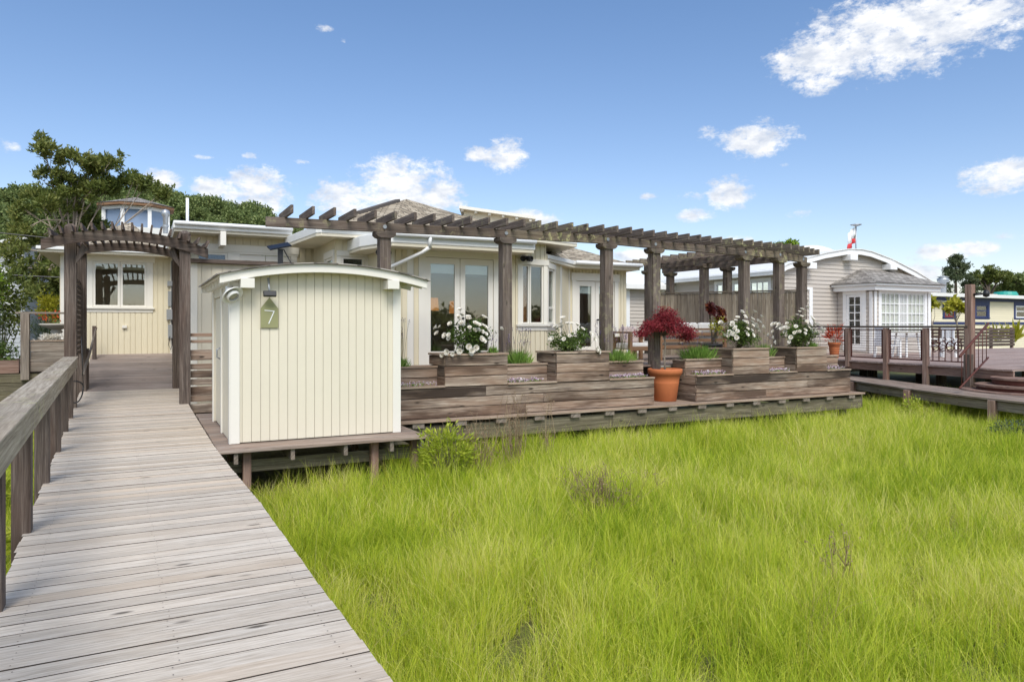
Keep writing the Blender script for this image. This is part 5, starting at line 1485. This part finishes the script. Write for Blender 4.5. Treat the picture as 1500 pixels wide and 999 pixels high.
def carpet(label, x0, x1, n):
    T = thing('edging_flowers', label, 'flowers', ((x0 + x1) / 2, 11.35, .52), group='strips of small flowers along the planter ledges')
    P = np.stack([nr.uniform(x0, x1, n), nr.uniform(11.24, 11.47, n), .53 + .05 * nr.random(n)], 1)
    V, F = leaf_quads(P, .03, .018, None, .8); np_mesh('leaves', V, F, L_LAV, T, tuple(T.location))
    kk = int(n * .5); C_ = P[:kk] + np.array([0, 0, .025])
    V, F = leaf_quads(np.repeat(C_, 4, 0) + nr.normal(size=(kk * 4, 3)) * .006, .026, .024, None, .9, .1); np_mesh('blooms', V, F, F_PINK, T, tuple(T.location))['kind'] = 'stuff'
for lab, a, b_, n in (('sparse pink and white flowers on the ledge next to the shed', 3.7, 4.5, 90), ('pink and white flowers on the ledge between the first two rose boxes', 5.78, 6.5, 150),
                      ('dense purple and white flowers on the ledge left of the terracotta pot', 7.95, 8.9, 280), ('purple and white flowers on the ledge right of the terracotta pot', 10.2, 11.0, 170),
                      ('pale flowers on the ledge between the two right-hand rose boxes', 12.2, 12.95, 200), ('pale flowers on the ledge at the right end of the far planter', 14.05, 14.75, 150)):
    carpet(lab, a, b_, n)

# Japanese maple
T = thing('japanese_maple', 'small red-leaved weeping maple on a thin stem in the terracotta pot', 'maple tree', (9.66, 11.66, .6))
m = MB(); m.tube([(9.66, 11.66, .58), (9.645, 11.66, .9), (9.66, 11.65, 1.15), (9.64, 11.66, 1.36)], [.022, .018, .017, .02]); m.build('trunk', P_BARKP, T, smooth=True)
C0 = np.array([9.64, 11.66, 1.34])
lob = []
for i in range(96):
    a = rng.random() * 6.283; rr = .48 * math.sqrt(rng.random()); t = rr / .48
    lob.append((9.66 + rr * math.cos(a) * 1.12, 11.66 + rr * math.sin(a), 1.82 - .36 * t ** 1.8 - rng.random() * .20 + (.05 if math.cos(a) < 0 else 0)))
lob += [(9.7, 11.6, 1.86), (9.6, 11.66, 1.9), (9.85, 11.6, 1.82), (10.2, 11.5, 1.42), (10.12, 11.45, 1.34), (9.2, 11.55, 1.48), (10.28, 11.55, 1.33)]
lob = np.array(lob)
V, F = stems_np(C0, lob, .008, .003, .3); np_mesh('branches', V, F, P_BARK, T, tuple(T.location))
P = np.concatenate([ball(66, q, (.17, .17, .08), .1) for q in lob])
D_ = unit(P - np.array([9.66, 11.66, 1.5])) * .8 + nr.normal(size=P.shape) * .7 + np.array([0, 0, -.5])
V, F = leaf_quads(P, .062 * nr.uniform(.6, 1.3, len(P)), .018, D_, 0); np_mesh('leaves', V, F, L_MAPLE, T, tuple(T.location))

# aeonium rosettes
T = thing('aeonium_plant', 'dark purple rosette succulent standing up behind the sofa', 'succulent', (11.8, 12.55, 1.18))
m = MB()
for x, y, z in ((11.66, 12.5, 1.92), (11.98, 12.55, 1.86), (11.82, 12.42, 1.68), (12.1, 12.6, 1.68)): m.tube([(11.8, 12.55, 1.15), ((x + 11.8) / 2, y, 1.4), (x, y, z - .04)], .02)
m.build('stem', P_BARK, T)
for x, y, z, r in ((11.66, 12.45, 1.94, .24), (11.99, 12.5, 1.87, .21), (11.82, 12.36, 1.70, .15), (12.12, 12.55, 1.69, .16)):
    n = 64; i = np.arange(n); a = i * 2.39996; t = np.sqrt((i + 1) / n)
    D_ = np.stack([np.cos(a) * (.35 + t), np.sin(a) * (.35 + t), 1.1 - t * .95], 1)
    M1 = np.array(rotm(RAD(64), 'X')); D_ = D_ @ M1.T
    V, F = leaf_quads(np.tile([[x, y, z]], (n, 1)), r * (.4 + .55 * t), r * .5 * (.45 + .55 * t), D_, 0, .1); np_mesh('rosette', V, F, L_AEON, T, tuple(T.location))
bush('flowering_plant', 'yellow-green leafy plant below the purple rosettes', 'plant', (11.75, 12.35, 1.55), (.3, .2, .2), 300, .05, .03, L_YELG, base=(11.75, 12.4, 1.16))
bush('potted_flowers', 'orange-red spiky plant in the tall pot behind the neighbour railing', 'plant', (20.4, 16.0, 1.2), (.25, .25, .25), 160, .3, .03, F_ORANGE, up=1.2, base=(20.4, 16, .98))

# marsh shrubs
bush('marsh_shrub', 'bright yellow-green gumplant bush in front of the shed deck corner', 'shrub', (3.80, 9.2, -.20), (.56, .4, .44), 1300, .085, .024, L_GUM, P_BARK, up=.6, clumps=34, stems=60, dens=.3, base=(3.8, 9.2, -.7))
def drybush(label, x, y, z0, h, r, n, leafy=0):
    T = thing('dry_weed', label, 'dry weed', (x, y, z0), group=None)
    t = np.stack([x + nr.normal(size=n) * r * .6, y + nr.normal(size=n) * r * .6, z0 + h * nr.uniform(.5, 1.0, n)], 1)
    V, F = stems_np((x, y, z0), t, .006, .002, .35)
    # side twigs
    b_ = np.array([x, y, z0]) + (t - np.array([x, y, z0])) * nr.uniform(.45, .9, (n, 1)); b_ = np.repeat(b_, 4, 0)
    t2 = b_ + nr.normal(size=b_.shape) * np.array([.09, .09, .05]) + np.array([0, 0, .1])
    P2 = stems_np(b_, t2, .003, .0015, .3, 2, 3)
    V, F = join_np([(V, F), P2]); np_mesh('stems', V, F, L_DRY, T, (x, y, z0))
    P = t2[nr.integers(0, len(t2), len(t2) * 2)] + nr.normal(size=(len(t2) * 2, 3)) * .015
    V, F = leaf_quads(P, .02, .014); np_mesh('seed_heads', V, F, L_DRY, T, (x, y, z0))['kind'] = 'stuff'
drybush('brown twiggy dry weed right beside the gumplant bush', 4.3, 9.25, -.7, 1.0, .3, 34)
drybush('tall bare dry weed standing before the deck skirt', 5.0, 9.5, -.7, 1.3, .26, 34)
drybush('thin single-stemmed dry weed right of the tall bare one', 5.75, 9.8, -.7, 1.2, .1, 10)
drybush('low purple-brown dry shrub out in the open grass', 4.78, 6.9, -.8, .76, .42, 46)
drybush('small russet dry weed in the grass at the lower right', 5.4, 4.2, -.85, .6, .12, 9)
bush('marsh_shrub', 'leafy green shrub at the foot of the low neighbour walkway', 'shrub', (15.9, 10.35, -.45), (.5, .4, .45), 900, .07, .03, L_GUM, P_BARK, up=.5, clumps=20)
bush('marsh_shrub', 'dull green shrub under the walkway at the right edge', 'shrub', (14.7, 7.5, -.5), (.7, .5, .35), 900, .07, .03, L_SHRUB, P_BARK, up=.5, clumps=20)
for i, (x, y, r, lab) in enumerate(((-1.25, 6.3, .34, 'leafy green shrub below the handrail, nearest the viewer'), (-1.4, 8.0, .4, 'leafy green shrub below the handrail, next behind the nearest'), (-1.75, 10.4, .45, 'leafy green shrub below the handrail, farthest from the viewer'))):
    bush('marsh_shrub', lab, 'shrub', (x, y, GZ + r * .8), (r, r, r * .9), 420, .11, .035, L_GUM, P_BARK, up=.6, clumps=12, group='shrubs under the handrail')

# left garden
bush('garden_shrub', 'tall grey-green feathery shrub behind the reddish board', 'shrub', (-3.7, 21.0, 1.3), (1.15, .7, .95), 4200, .14, .012, L_SHRUB, up=.9, clumps=40)
bush('garden_shrub', 'bright green bush above the grey-green shrub at the left edge', 'shrub', (-4.1, 22.8, 2.65), (.95, .8, .85), 2600, .11, .07, L_BRIGHT, up=.2, clumps=36, base=(-4.1, 22.8, .5))
bush('garden_shrub', 'dark green ivy-like shrub low beside the square post', 'shrub', (-3.3, 20.5, .85), (.75, .4, .42), 1500, .07, .05, L_ROSE, up=.1, clumps=26)
bush('garden_shrub', 'grey lavender-like shrub between the square post and the bird bath', 'shrub', (-2.2, 21.9, 1.25), (.45, .4, .6), 1300, .12, .012, L_SHRUB, up=.9, clumps=22)
bush('garden_flowers', 'orange and red flowers behind the plank planter rail', 'flowers', (-2.25, 23.0, 1.85), (.3, .3, .3), 90, .06, .045, F_ORANGE, up=.3, base=(-2.25, 23.0, .5))
bush('garden_shrub', 'tall dark green shrub in front of the pale gabled house', 'shrub', (-4.0, 27.5, 2.3), (1.1, .8, 1.3), 2600, .13, .07, L_OAK, up=.2, clumps=36, base=(-4.0, 27.5, .5))
bush('garden_flowers', 'yellow-green flowering shrub behind the bird bath', 'flowers', (-2.35, 24.4, 2.1), (.6, .5, .55), 1100, .09, .05, L_YELG, up=.3, base=(-2.35, 24.4, .5))
bush('bedding_flowers', 'white bedding flowers filling the grey plank planter', 'flowers', (-1.93, 20.2, 1.26), (.36, .22, .11), 420, .075, .06, F_WHITE, up=.5, clumps=20, base=(-1.93, 20.2, 1.14), stems=10)

# trees ----------------------------------------------------------------
def tree(name, label, trunk, lobes, nclump, nleaf, cr, ls, lw, leaf, bark, limbs=True, flat=.55, cat='tree', group=None, r0=.3, up=.4):
    """trunk: list of (x,y,z); lobes: (x,y,z,rx,ry,rz)"""
    base = trunk[0]
    T = thing(name, label, cat, base, group=group)
    m = MB(); k = len(trunk); m.tube(trunk, [r0 * (1 - .72 * i / (k - 1)) for i in range(k)], 10)
    top = Vector(trunk[-1]); cl = []
    for lx, ly, lz, rx, ry, rz in lobes:
        tt = rng.uniform(.45, .98) * (k - 1); a = Vector(trunk[int(tt)]).lerp(Vector(trunk[min(int(tt) + 1, k - 1)]), tt % 1); b_ = Vector((lx, ly, lz)); md = a.lerp(b_, .5) + Vector((rng.uniform(-.4, .4), rng.uniform(-.4, .4), rng.uniform(-.2, .5))) * max(rx, .3) * .7
        if limbs: m.tube([a, md, b_], [r0 * .30, r0 * .2, r0 * .09], 6)
        cs = ball(nclump, (lx, ly, lz), (rx, ry, rz), .35); cl.append(cs)
        if limbs:
            for q in cs[:5]: m.tube([md.lerp(b_, rng.random()), Vector(q)], [r0 * .09, r0 * .03], 5)
    m.build('trunk', bark, T, smooth=True)
    cl = np.concatenate(cl)
    P = np.concatenate([ball(nleaf, q, np.array([cr, cr, cr * flat]) * rng.uniform(.6, 1.25), .2) for q in cl])
    V, F = leaf_quads(P, ls * nr.uniform(.6, 1.3, len(P)), lw * nr.uniform(.7, 1.2, len(P)), None, up); np_mesh('crown', V, F, leaf, T, base)
    return T
K = 37 / 44
def tq(x, z): return (x * K, 37, 1.55 + (z - 1.55) * K)
lob = []
for x, z, rx, rz in ((-3.2, 7.7, .7, .5), (-2.3, 7.0, .6, .4), (-4.2, 9.3, .7, .45), (-2.4, 10.0, .6, .4), (-5.2, 4.0, .7, .5), (-4.2, 4.3, .7, .5), (-3.9, 2.9, .6, .4), (-4.4, 10.5, .9, .55), (-3.4, 10.2, .8, .5), (-3.0, 9.2, .8, .6), (-1.5, 10.3, .75, .55), (-.7, 9.6, .8, .6), (-1.5, 9.1, .7, .45), (.2, 9.25, .8, .35), (.95, 8.75, .45, .3), (-2.2, 9.9, .6, .45), (-2.4, 8.6, .7, .5), (-4.9, 8.5, .9, .4), (-5.5, 7.6, .8, .4), (-4.2, 7.7, .6, .5),
                     (-2.6, 7.5, .6, .4), (-3.5, 8.6, .7, .5), (-1.9, 9.0, .6, .4), (-5.6, 6.5, .7, .5), (-5.8, 5.4, .7, .5), (-4.0, 5.6, .7, .4), (-3.6, 6.6, .8, .45), (-4.9, 6.1, .8, .5), (-2.3, 6.2, .7, .5), (-4.6, 5.0, .9, .5), (-3.4, 4.8, .7, .5), (-5.6, 4.4, .7, .5), (-3.6, 3.7, .8, .4), (-4.8, 3.2, .7, .4), (-3.2, 2.8, .5, .4)):
    p = tq(x, z); lob.append((p[0], p[1] + rng.uniform(-1.2, 1.2), p[2], rx * K, .9, rz * K))
tree('oak_tree', 'big gnarled oak with open dark crown beyond the arbor', [(-2.5, 37, GZ), (-2.6, 37, 2), (-2.75, 37, 4), (-2.75, 37, 5.9), (-2.5, 37, 7.4)], lob, 13, 58, .24, .21, .08, L_OAK, P_BARKP, r0=.15, flat=1.15, up=.9)
def gen_lobes(x, y, z, r, h, n, ry=None):
    c = ball(n, (x, y, z), (r * .75, (ry or r) * .75, h * .75), .4)
    return [(q[0], q[1], q[2], r * .38, r * .38, h * .34) for q in c]
tree('leafy_tree', 'bright yellow-green tree top showing above the grey house roofs', [(53.5, 48, GZ), (53.5, 48, 4), (53.5, 48, 8)], gen_lobes(53.5, 48, 8.6, 1.8, 1.1, 9), 7, 60, .55, .30, .18, L_BRIGHT, P_BARK)
cz = []
for i in range(26):
    t = i / 25; zz = 5.0 + 6.3 * t; R_w = (1 - t) * 4.0 + .25
    for k in range(3):
        a = rng.random() * 6.283; q = R_w * rng.uniform(.55, 1.0); cz.append((101.8 + q * math.cos(a), 60 + q * math.sin(a), zz - .12 * q, .75 * (1 - t) + .25, .75, .22))
tree('conifer_tree', 'dark pointed conifer beyond the yellow house', [(101.8, 60, GZ), (101.8, 60, 5), (101.8, 60, 11)], cz, 3, 48, .55, .42, .12, L_DARKT, P_BARK, limbs=False, r0=.35)
tree('oak_tree', 'round dark oak right of the conifer beyond the yellow house', [(110, 60, GZ), (109.8, 60, 5), (110, 60, 8)], gen_lobes(110, 60, 8.8, 3.2, 1.7, 13) + [(113, 60, 8.9, 1.3, 1, .6), (106.8, 60, 8.6, 1, 1, .5)], 6, 52, .6, .40, .22, L_OAK, P_BARK, r0=.4)
tree('broad_tree', 'broad olive-green tree behind the yellow house at the right edge', [(118, 60, GZ), (118, 60, 5), (118, 60, 8)], gen_lobes(118, 60, 7.9, 5.4, 1.9, 18), 8, 62, .9, .45, .28, L_BRIGHT if False else L_HILL, P_BARK, r0=.4)
for x, lab in ((49.6, 'small sparse yellow-leaved tree next to the white bay window corner'), (52.6, 'small sparse yellow-leaved tree in front of the yellow house, nearer the tall post')):
    tree('small_tree', lab, [(x + .3, 31, -.3), (x + .2, 31, 1.6), (x, 31, 2.4)], gen_lobes(x, 31, 3.0, 1.0, .8, 8), 4, 26, .32, .30, .16, L_YELG, P_BARKP, r0=.09)
for x, y, lab in ((57.8, 31, 'striped yellow-green strap-leaved plant above the dark board fence'), (60.2, 31, 'yellow strap-leaved plant near the right edge of the picture, above the fence')):
    T = thing('strap_plant', lab, 'plant', (x, y, 0)); n = 26
    D_ = nr.normal(size=(n, 3)) * np.array([.5, .5, .2]) + np.array([.1, 0, 1]); V, F = leaf_quads(np.tile([[x, y, .4]], (n, 1)) + nr.normal(size=(n, 3)) * .1, 1.9 * nr.uniform(.6, 1, n), .22, D_, 0); np_mesh('leaves', V, F, L_YELG, T, (x, y, 0))
bush('planter_leaves', 'yellow-green leaves in the box planter on the neighbour deck', 'plant', (20.25, 8.7, 1.6), (.35, .5, .2), 260, .2, .05, L_YELG, up=.6, base=(20.25, 8.7, 1.3))

# wooded hill ------------------------------------------------------------
hx = np.linspace(-110, 90, 60); hy = np.linspace(95, 320, 40)
def hill_z(x, y):
    az = math.degrees(math.atan2(x, y))                       # profile of the ridge along its length
    crest = lerp_tab([(-40, 31), (-12, 28.5), (-4, 28.5), (1, 28.5), (5, 29), (8, 28.5), (10.5, 25), (14, 10), (20, 0), (40, 0)], az)
    t = min(max((y - 95) / 75, 0), 1); t = t * t * (3 - 2 * t)
    return -2.0 + (crest - 1) * t + 1.0 * math.sin(x * .11 + y * .05) * t
V = [(x, y, hill_z(x, y)) for y in hy for x in hx]; k = len(hx)
F = [(j * k + i, j * k + i + 1, (j + 1) * k + i + 1, (j + 1) * k + i) for j in range(len(hy) - 1) for i in range(k - 1)]
tag(np_mesh('hill', V, F, plain('hill_undergrowth', srgb(62, 78, 40), .95)), kind='structure')
protos = []
for i in range(5):
    lobs = ball(14, (0, 0, .1), (.62, .62, .55), .5)
    P = np.concatenate([ball(48, q, (.34, .34, .26), .55) for q in lobs])
    V, F = leaf_quads(P, .16 * nr.uniform(.6, 1.4, len(P)), .11, None, .4); protos.append(np_mesh('crown_clump', V, F, L_HILL))
P = []
while len(P) < 1150:
    y = rng.uniform(100, 190); x = rng.uniform(-.34, .33) * y
    if x > y * .27 and rng.random() < .5: continue
    P.append((x, y, hill_z(x, y)))
P = np.array(P); n = len(P); s = nr.uniform(1.7, 3.6, n); P[:, 2] += s * .5
scatter('hillside_forest', P, np.stack([nr.normal(size=n) * .1, nr.normal(size=n) * .1, nr.random(n) * 6.28], 1), np.stack([s, s, s * nr.uniform(.8, 1.25, n)], 1), protos)
# wooded shore behind the viewpoint: what the windows reflect
P = []
for _ in range(420):
    a = RAD(rng.uniform(95, 300)); r = rng.uniform(60, 95); P.append((r * math.sin(a), r * math.cos(a), GZ))
P = np.array(P); n = len(P); s = nr.uniform(1.5, 3.3, n); P[:, 2] += s * .7
pr2 = []
for i in range(3):
    lobs = ball(14, (0, 0, .1), (.62, .62, .62), .5); Q2 = np.concatenate([ball(40, q, (.34, .34, .28), .55) for q in lobs])
    V, F = leaf_quads(Q2, .2 * nr.uniform(.6, 1.4, len(Q2)), .14, None, .4); pr2.append(np_mesh('crown_clump', V, F, L_SHORE))
scatter('distant_shore_trees', P, np.stack([nr.normal(size=n) * .1, nr.normal(size=n) * .1, nr.random(n) * 6.28], 1), np.stack([s * 1.3, s * 1.3, s], 1), pr2)
# ------------------------------------------------------------------ sky, sun, camera
W = bpy.data.worlds.new('World'); SC.world = W; W.use_nodes = True
nt = W.node_tree; nt.nodes.clear()
SUN_EL, SUN_DIR = 50.0, (-.30, -1.0)
sky = nd(nt, 'ShaderNodeTexSky'); sky.sky_type = 'NISHITA'; sky.sun_disc = False
sky.sun_elevation = RAD(SUN_EL); sky.sun_rotation = math.atan2(SUN_DIR[0], SUN_DIR[1])
sky.air_density = 1.0; sky.dust_density = .4; sky.ozone_density = 2.0; sky.altitude = 0
tc = nd(nt, 'ShaderNodeTexCoord'); sp = nd(nt, 'ShaderNodeSeparateXYZ'); lk(nt, tc.outputs['Generated'], sp.inputs[0])
DEG = 180 / math.pi
az = math_n(nt, 'MULTIPLY', math_n(nt, 'ARCTAN2', sp.outputs[0], sp.outputs[1]), DEG)
el = math_n(nt, 'MULTIPLY', math_n(nt, 'ARCSINE', sp.outputs[2]), DEG)
n_big = noise(nt, comb(nt, math_n(nt, 'MULTIPLY', az, .42), math_n(nt, 'MULTIPLY', el, .75), 3.1), 1, 9, .62)
n_fin = noise(nt, comb(nt, math_n(nt, 'MULTIPLY', az, 3.6), math_n(nt, 'MULTIPLY', el, 5.2), 5.3), 1, 5, .7)
n_mid = noise(nt, comb(nt, math_n(nt, 'MULTIPLY', az, 1.15), math_n(nt, 'MULTIPLY', el, 1.9), 8.7), 1, 7, .65)
nz = math_n(nt, 'ADD', math_n(nt, 'MULTIPLY', math_n(nt, 'SUBTRACT', n_big, .5), 2.3), math_n(nt, 'MULTIPLY', math_n(nt, 'SUBTRACT', n_mid, .5), 2.1))
nz = math_n(nt, 'ADD', nz, math_n(nt, 'MULTIPLY', math_n(nt, 'SUBTRACT', n_fin, .5), .8))
CL = [(51.34, 19.06, 3.36, 1.87), (55.35, 19.99, 4.92, 2.62), (59.49, 20.15, 3.43, 2.23), (61.99, 20.15, 2.18, 1.19), (50.88, 17.3, 1.38, 0.73), (46.48, 13.89, 2.43, 1.22), (42.81, 14.8, 1.12, 0.74), (44.48, 10.11, 1.5, 1.27), (41.93, 10.03, 1.23, 0.52), (41.98, 8.58, 1.33, 0.52), (62.1, 9.92, 2.18, 1.05), (27.04, 13.52, 1.54, 1.24), (25.0, 13.61, 1.32, 0.52), (18.73, 10.92, 3.36, 2.19), (13.96, 9.86, 2.21, 1.35), (21.44, 10.3, 1.97, 1.37), (23.52, 9.74, 0.77, 0.64), (7.41, 10.04, 2.57, 1.7), (4.55, 10.14, 1.42, 0.78), (1.18, 10.45, 1.34, 0.67), (12.57, 22.1, 0.77, 0.32), (14.12, 21.4, 0.31, 0.23), (49.47, 8.37, 1.03, 0.4), (38.42, 10.17, 0.9, 0.37), (7.41, 12.67, 0.88, 0.3), (10.88, 12.47, 0.81, 0.2), (48.47, 11.96, 0.48, 0.2), (58.48, 4.99, 1.79, 0.61), (60.47, 5.16, 1.45, 0.5), (57.46, 3.81, 1.63, 0.57), (-7.95, 11.69, 0.81, 0.52), (28.31, 8.53, 2.48, 0.75), (43.57, 6.43, 3.0, 0.47), (62.55, 5.98, 1.09, 0.36), (37.3, 5.57, 2.12, 0.54), (4.08, 12.34, 0.93, 0.19)]
# cumulus round the rest of the sky, for other views and reflections, and added as unseen fill
CL += [(100 + 25 * i + (i % 3) * 5, 12 + (i * 7) % 9, 12 + i % 4, 4.2 + i % 3) for i in range(8)]
CL += [(250, 38, 34, 12), (180, 52, 40, 13), (130, 34, 24, 9), (200, 27, 22, 7), (285, 24, 16, 7), (90, 55, 30, 10)]  # big bright banks out of frame, added to fill the shaded sides
acc = None; low = None
for (a, e, w, h) in CL:
    u = math_n(nt, 'DIVIDE', math_n(nt, 'SUBTRACT', az, a if a <= 180 else a - 360), w * 1.2)
    v = math_n(nt, 'DIVIDE', math_n(nt, 'SUBTRACT', el, e), h * 1.2)
    d2 = math_n(nt, 'ADD', math_n(nt, 'MULTIPLY', u, u), math_n(nt, 'MULTIPLY', v, v))
    f = math_n(nt, 'SUBTRACT', (1.0 if w > 1.25 else .42 if w > .6 else .25), d2)
    acc = f if acc is None else math_n(nt, 'SMOOTH_MAX', acc, f, .25)
dens = math_n(nt, 'ADD', acc, nz)
mr = nd(nt, 'ShaderNodeMapRange'); mr.interpolation_type = 'SMOOTHSTEP'
mr.inputs['From Min'].default_value = -.10; mr.inputs['From Max'].default_value = 1.0
lk(nt, dens, mr.inputs['Value'])
mask = math_n(nt, 'MULTIPLY', mr.outputs[0], .96)
shade = noise(nt, comb(nt, math_n(nt, 'MULTIPLY', az, .5), math_n(nt, 'MULTIPLY', el, 1.0), 1.7), 1, 6, .6)
cc = ramp(nt, shade, [(.34, srgb(204, 212, 226)), (.62, srgb(255, 255, 255))])
b1 = nd(nt, 'ShaderNodeBackground', Strength=.105); b2 = nd(nt, 'ShaderNodeBackground', Strength=.6)
mb_ = nd(nt, 'ShaderNodeMapRange'); lk(nt, sp.outputs[1], mb_.inputs['Value'])      # clouds behind the camera, towards the sun, boosted as added fill
for k_, v_ in (('From Min', .45), ('From Max', -.45), ('To Min', .64), ('To Max', 1.2)): mb_.inputs[k_].default_value = v_
lk(nt, mb_.outputs[0], b2.inputs['Strength'])
# thin haze veil near the horizon belongs to the sky itself
tint = ramp(nt, math_n(nt, 'DIVIDE', el, 40, clamp=True), [(.05, (.94, .85, .87, 1)), (.33, (.82, .83, .89, 1)), (.7, (.71, .82, .92, 1))])
lk(nt, mixc(nt, 1.0, sky.outputs[0], tint, 'MULTIPLY'), b1.inputs[0]); lk(nt, cc, b2.inputs[0])
mx = nd(nt, 'ShaderNodeMixShader'); lk(nt, mask, mx.inputs[0]); lk(nt, b1.outputs[0], mx.inputs[1]); lk(nt, b2.outputs[0], mx.inputs[2])
ow = nd(nt, 'ShaderNodeOutputWorld'); lk(nt, mx.outputs[0], ow.inputs[0])

sl = bpy.data.lights.new('sun', 'SUN'); sl.energy = 1.8; sl.angle = RAD(28); sl.color = (1, .95, .87)
so_ = bpy.data.objects.new('sun', sl); COL.objects.link(so_)
v = Vector((SUN_DIR[0], SUN_DIR[1], 0)).normalized() * math.cos(RAD(SUN_EL)) + Vector((0, 0, math.sin(RAD(SUN_EL))))
so_.rotation_euler = v.to_track_quat('Z', 'Y').to_euler(); so_.location = (0, -5, 20)

cd = bpy.data.cameras.new('camera'); co = bpy.data.objects.new('camera', cd); COL.objects.link(co)
cd.sensor_width = 36; cd.lens = 1040 / 1500 * 36; cd.shift_y = -21.5 / 1500
cd.clip_start = .05; cd.clip_end = 4000
co.location = (0, 0, 1.55); co.rotation_euler = (RAD(90), 0, RAD(-27.48))
SC.camera = co
SC.view_settings.view_transform = 'Standard'; SC.view_settings.look = 'None'
SC.view_settings.gamma = 1; SC.view_settings.exposure = 0.8; SC.view_settings.use_curve_mapping = False
SC.cycles.max_bounces = 6; SC.cycles.transparent_max_bounces = 12; SC.cycles.use_denoising = True
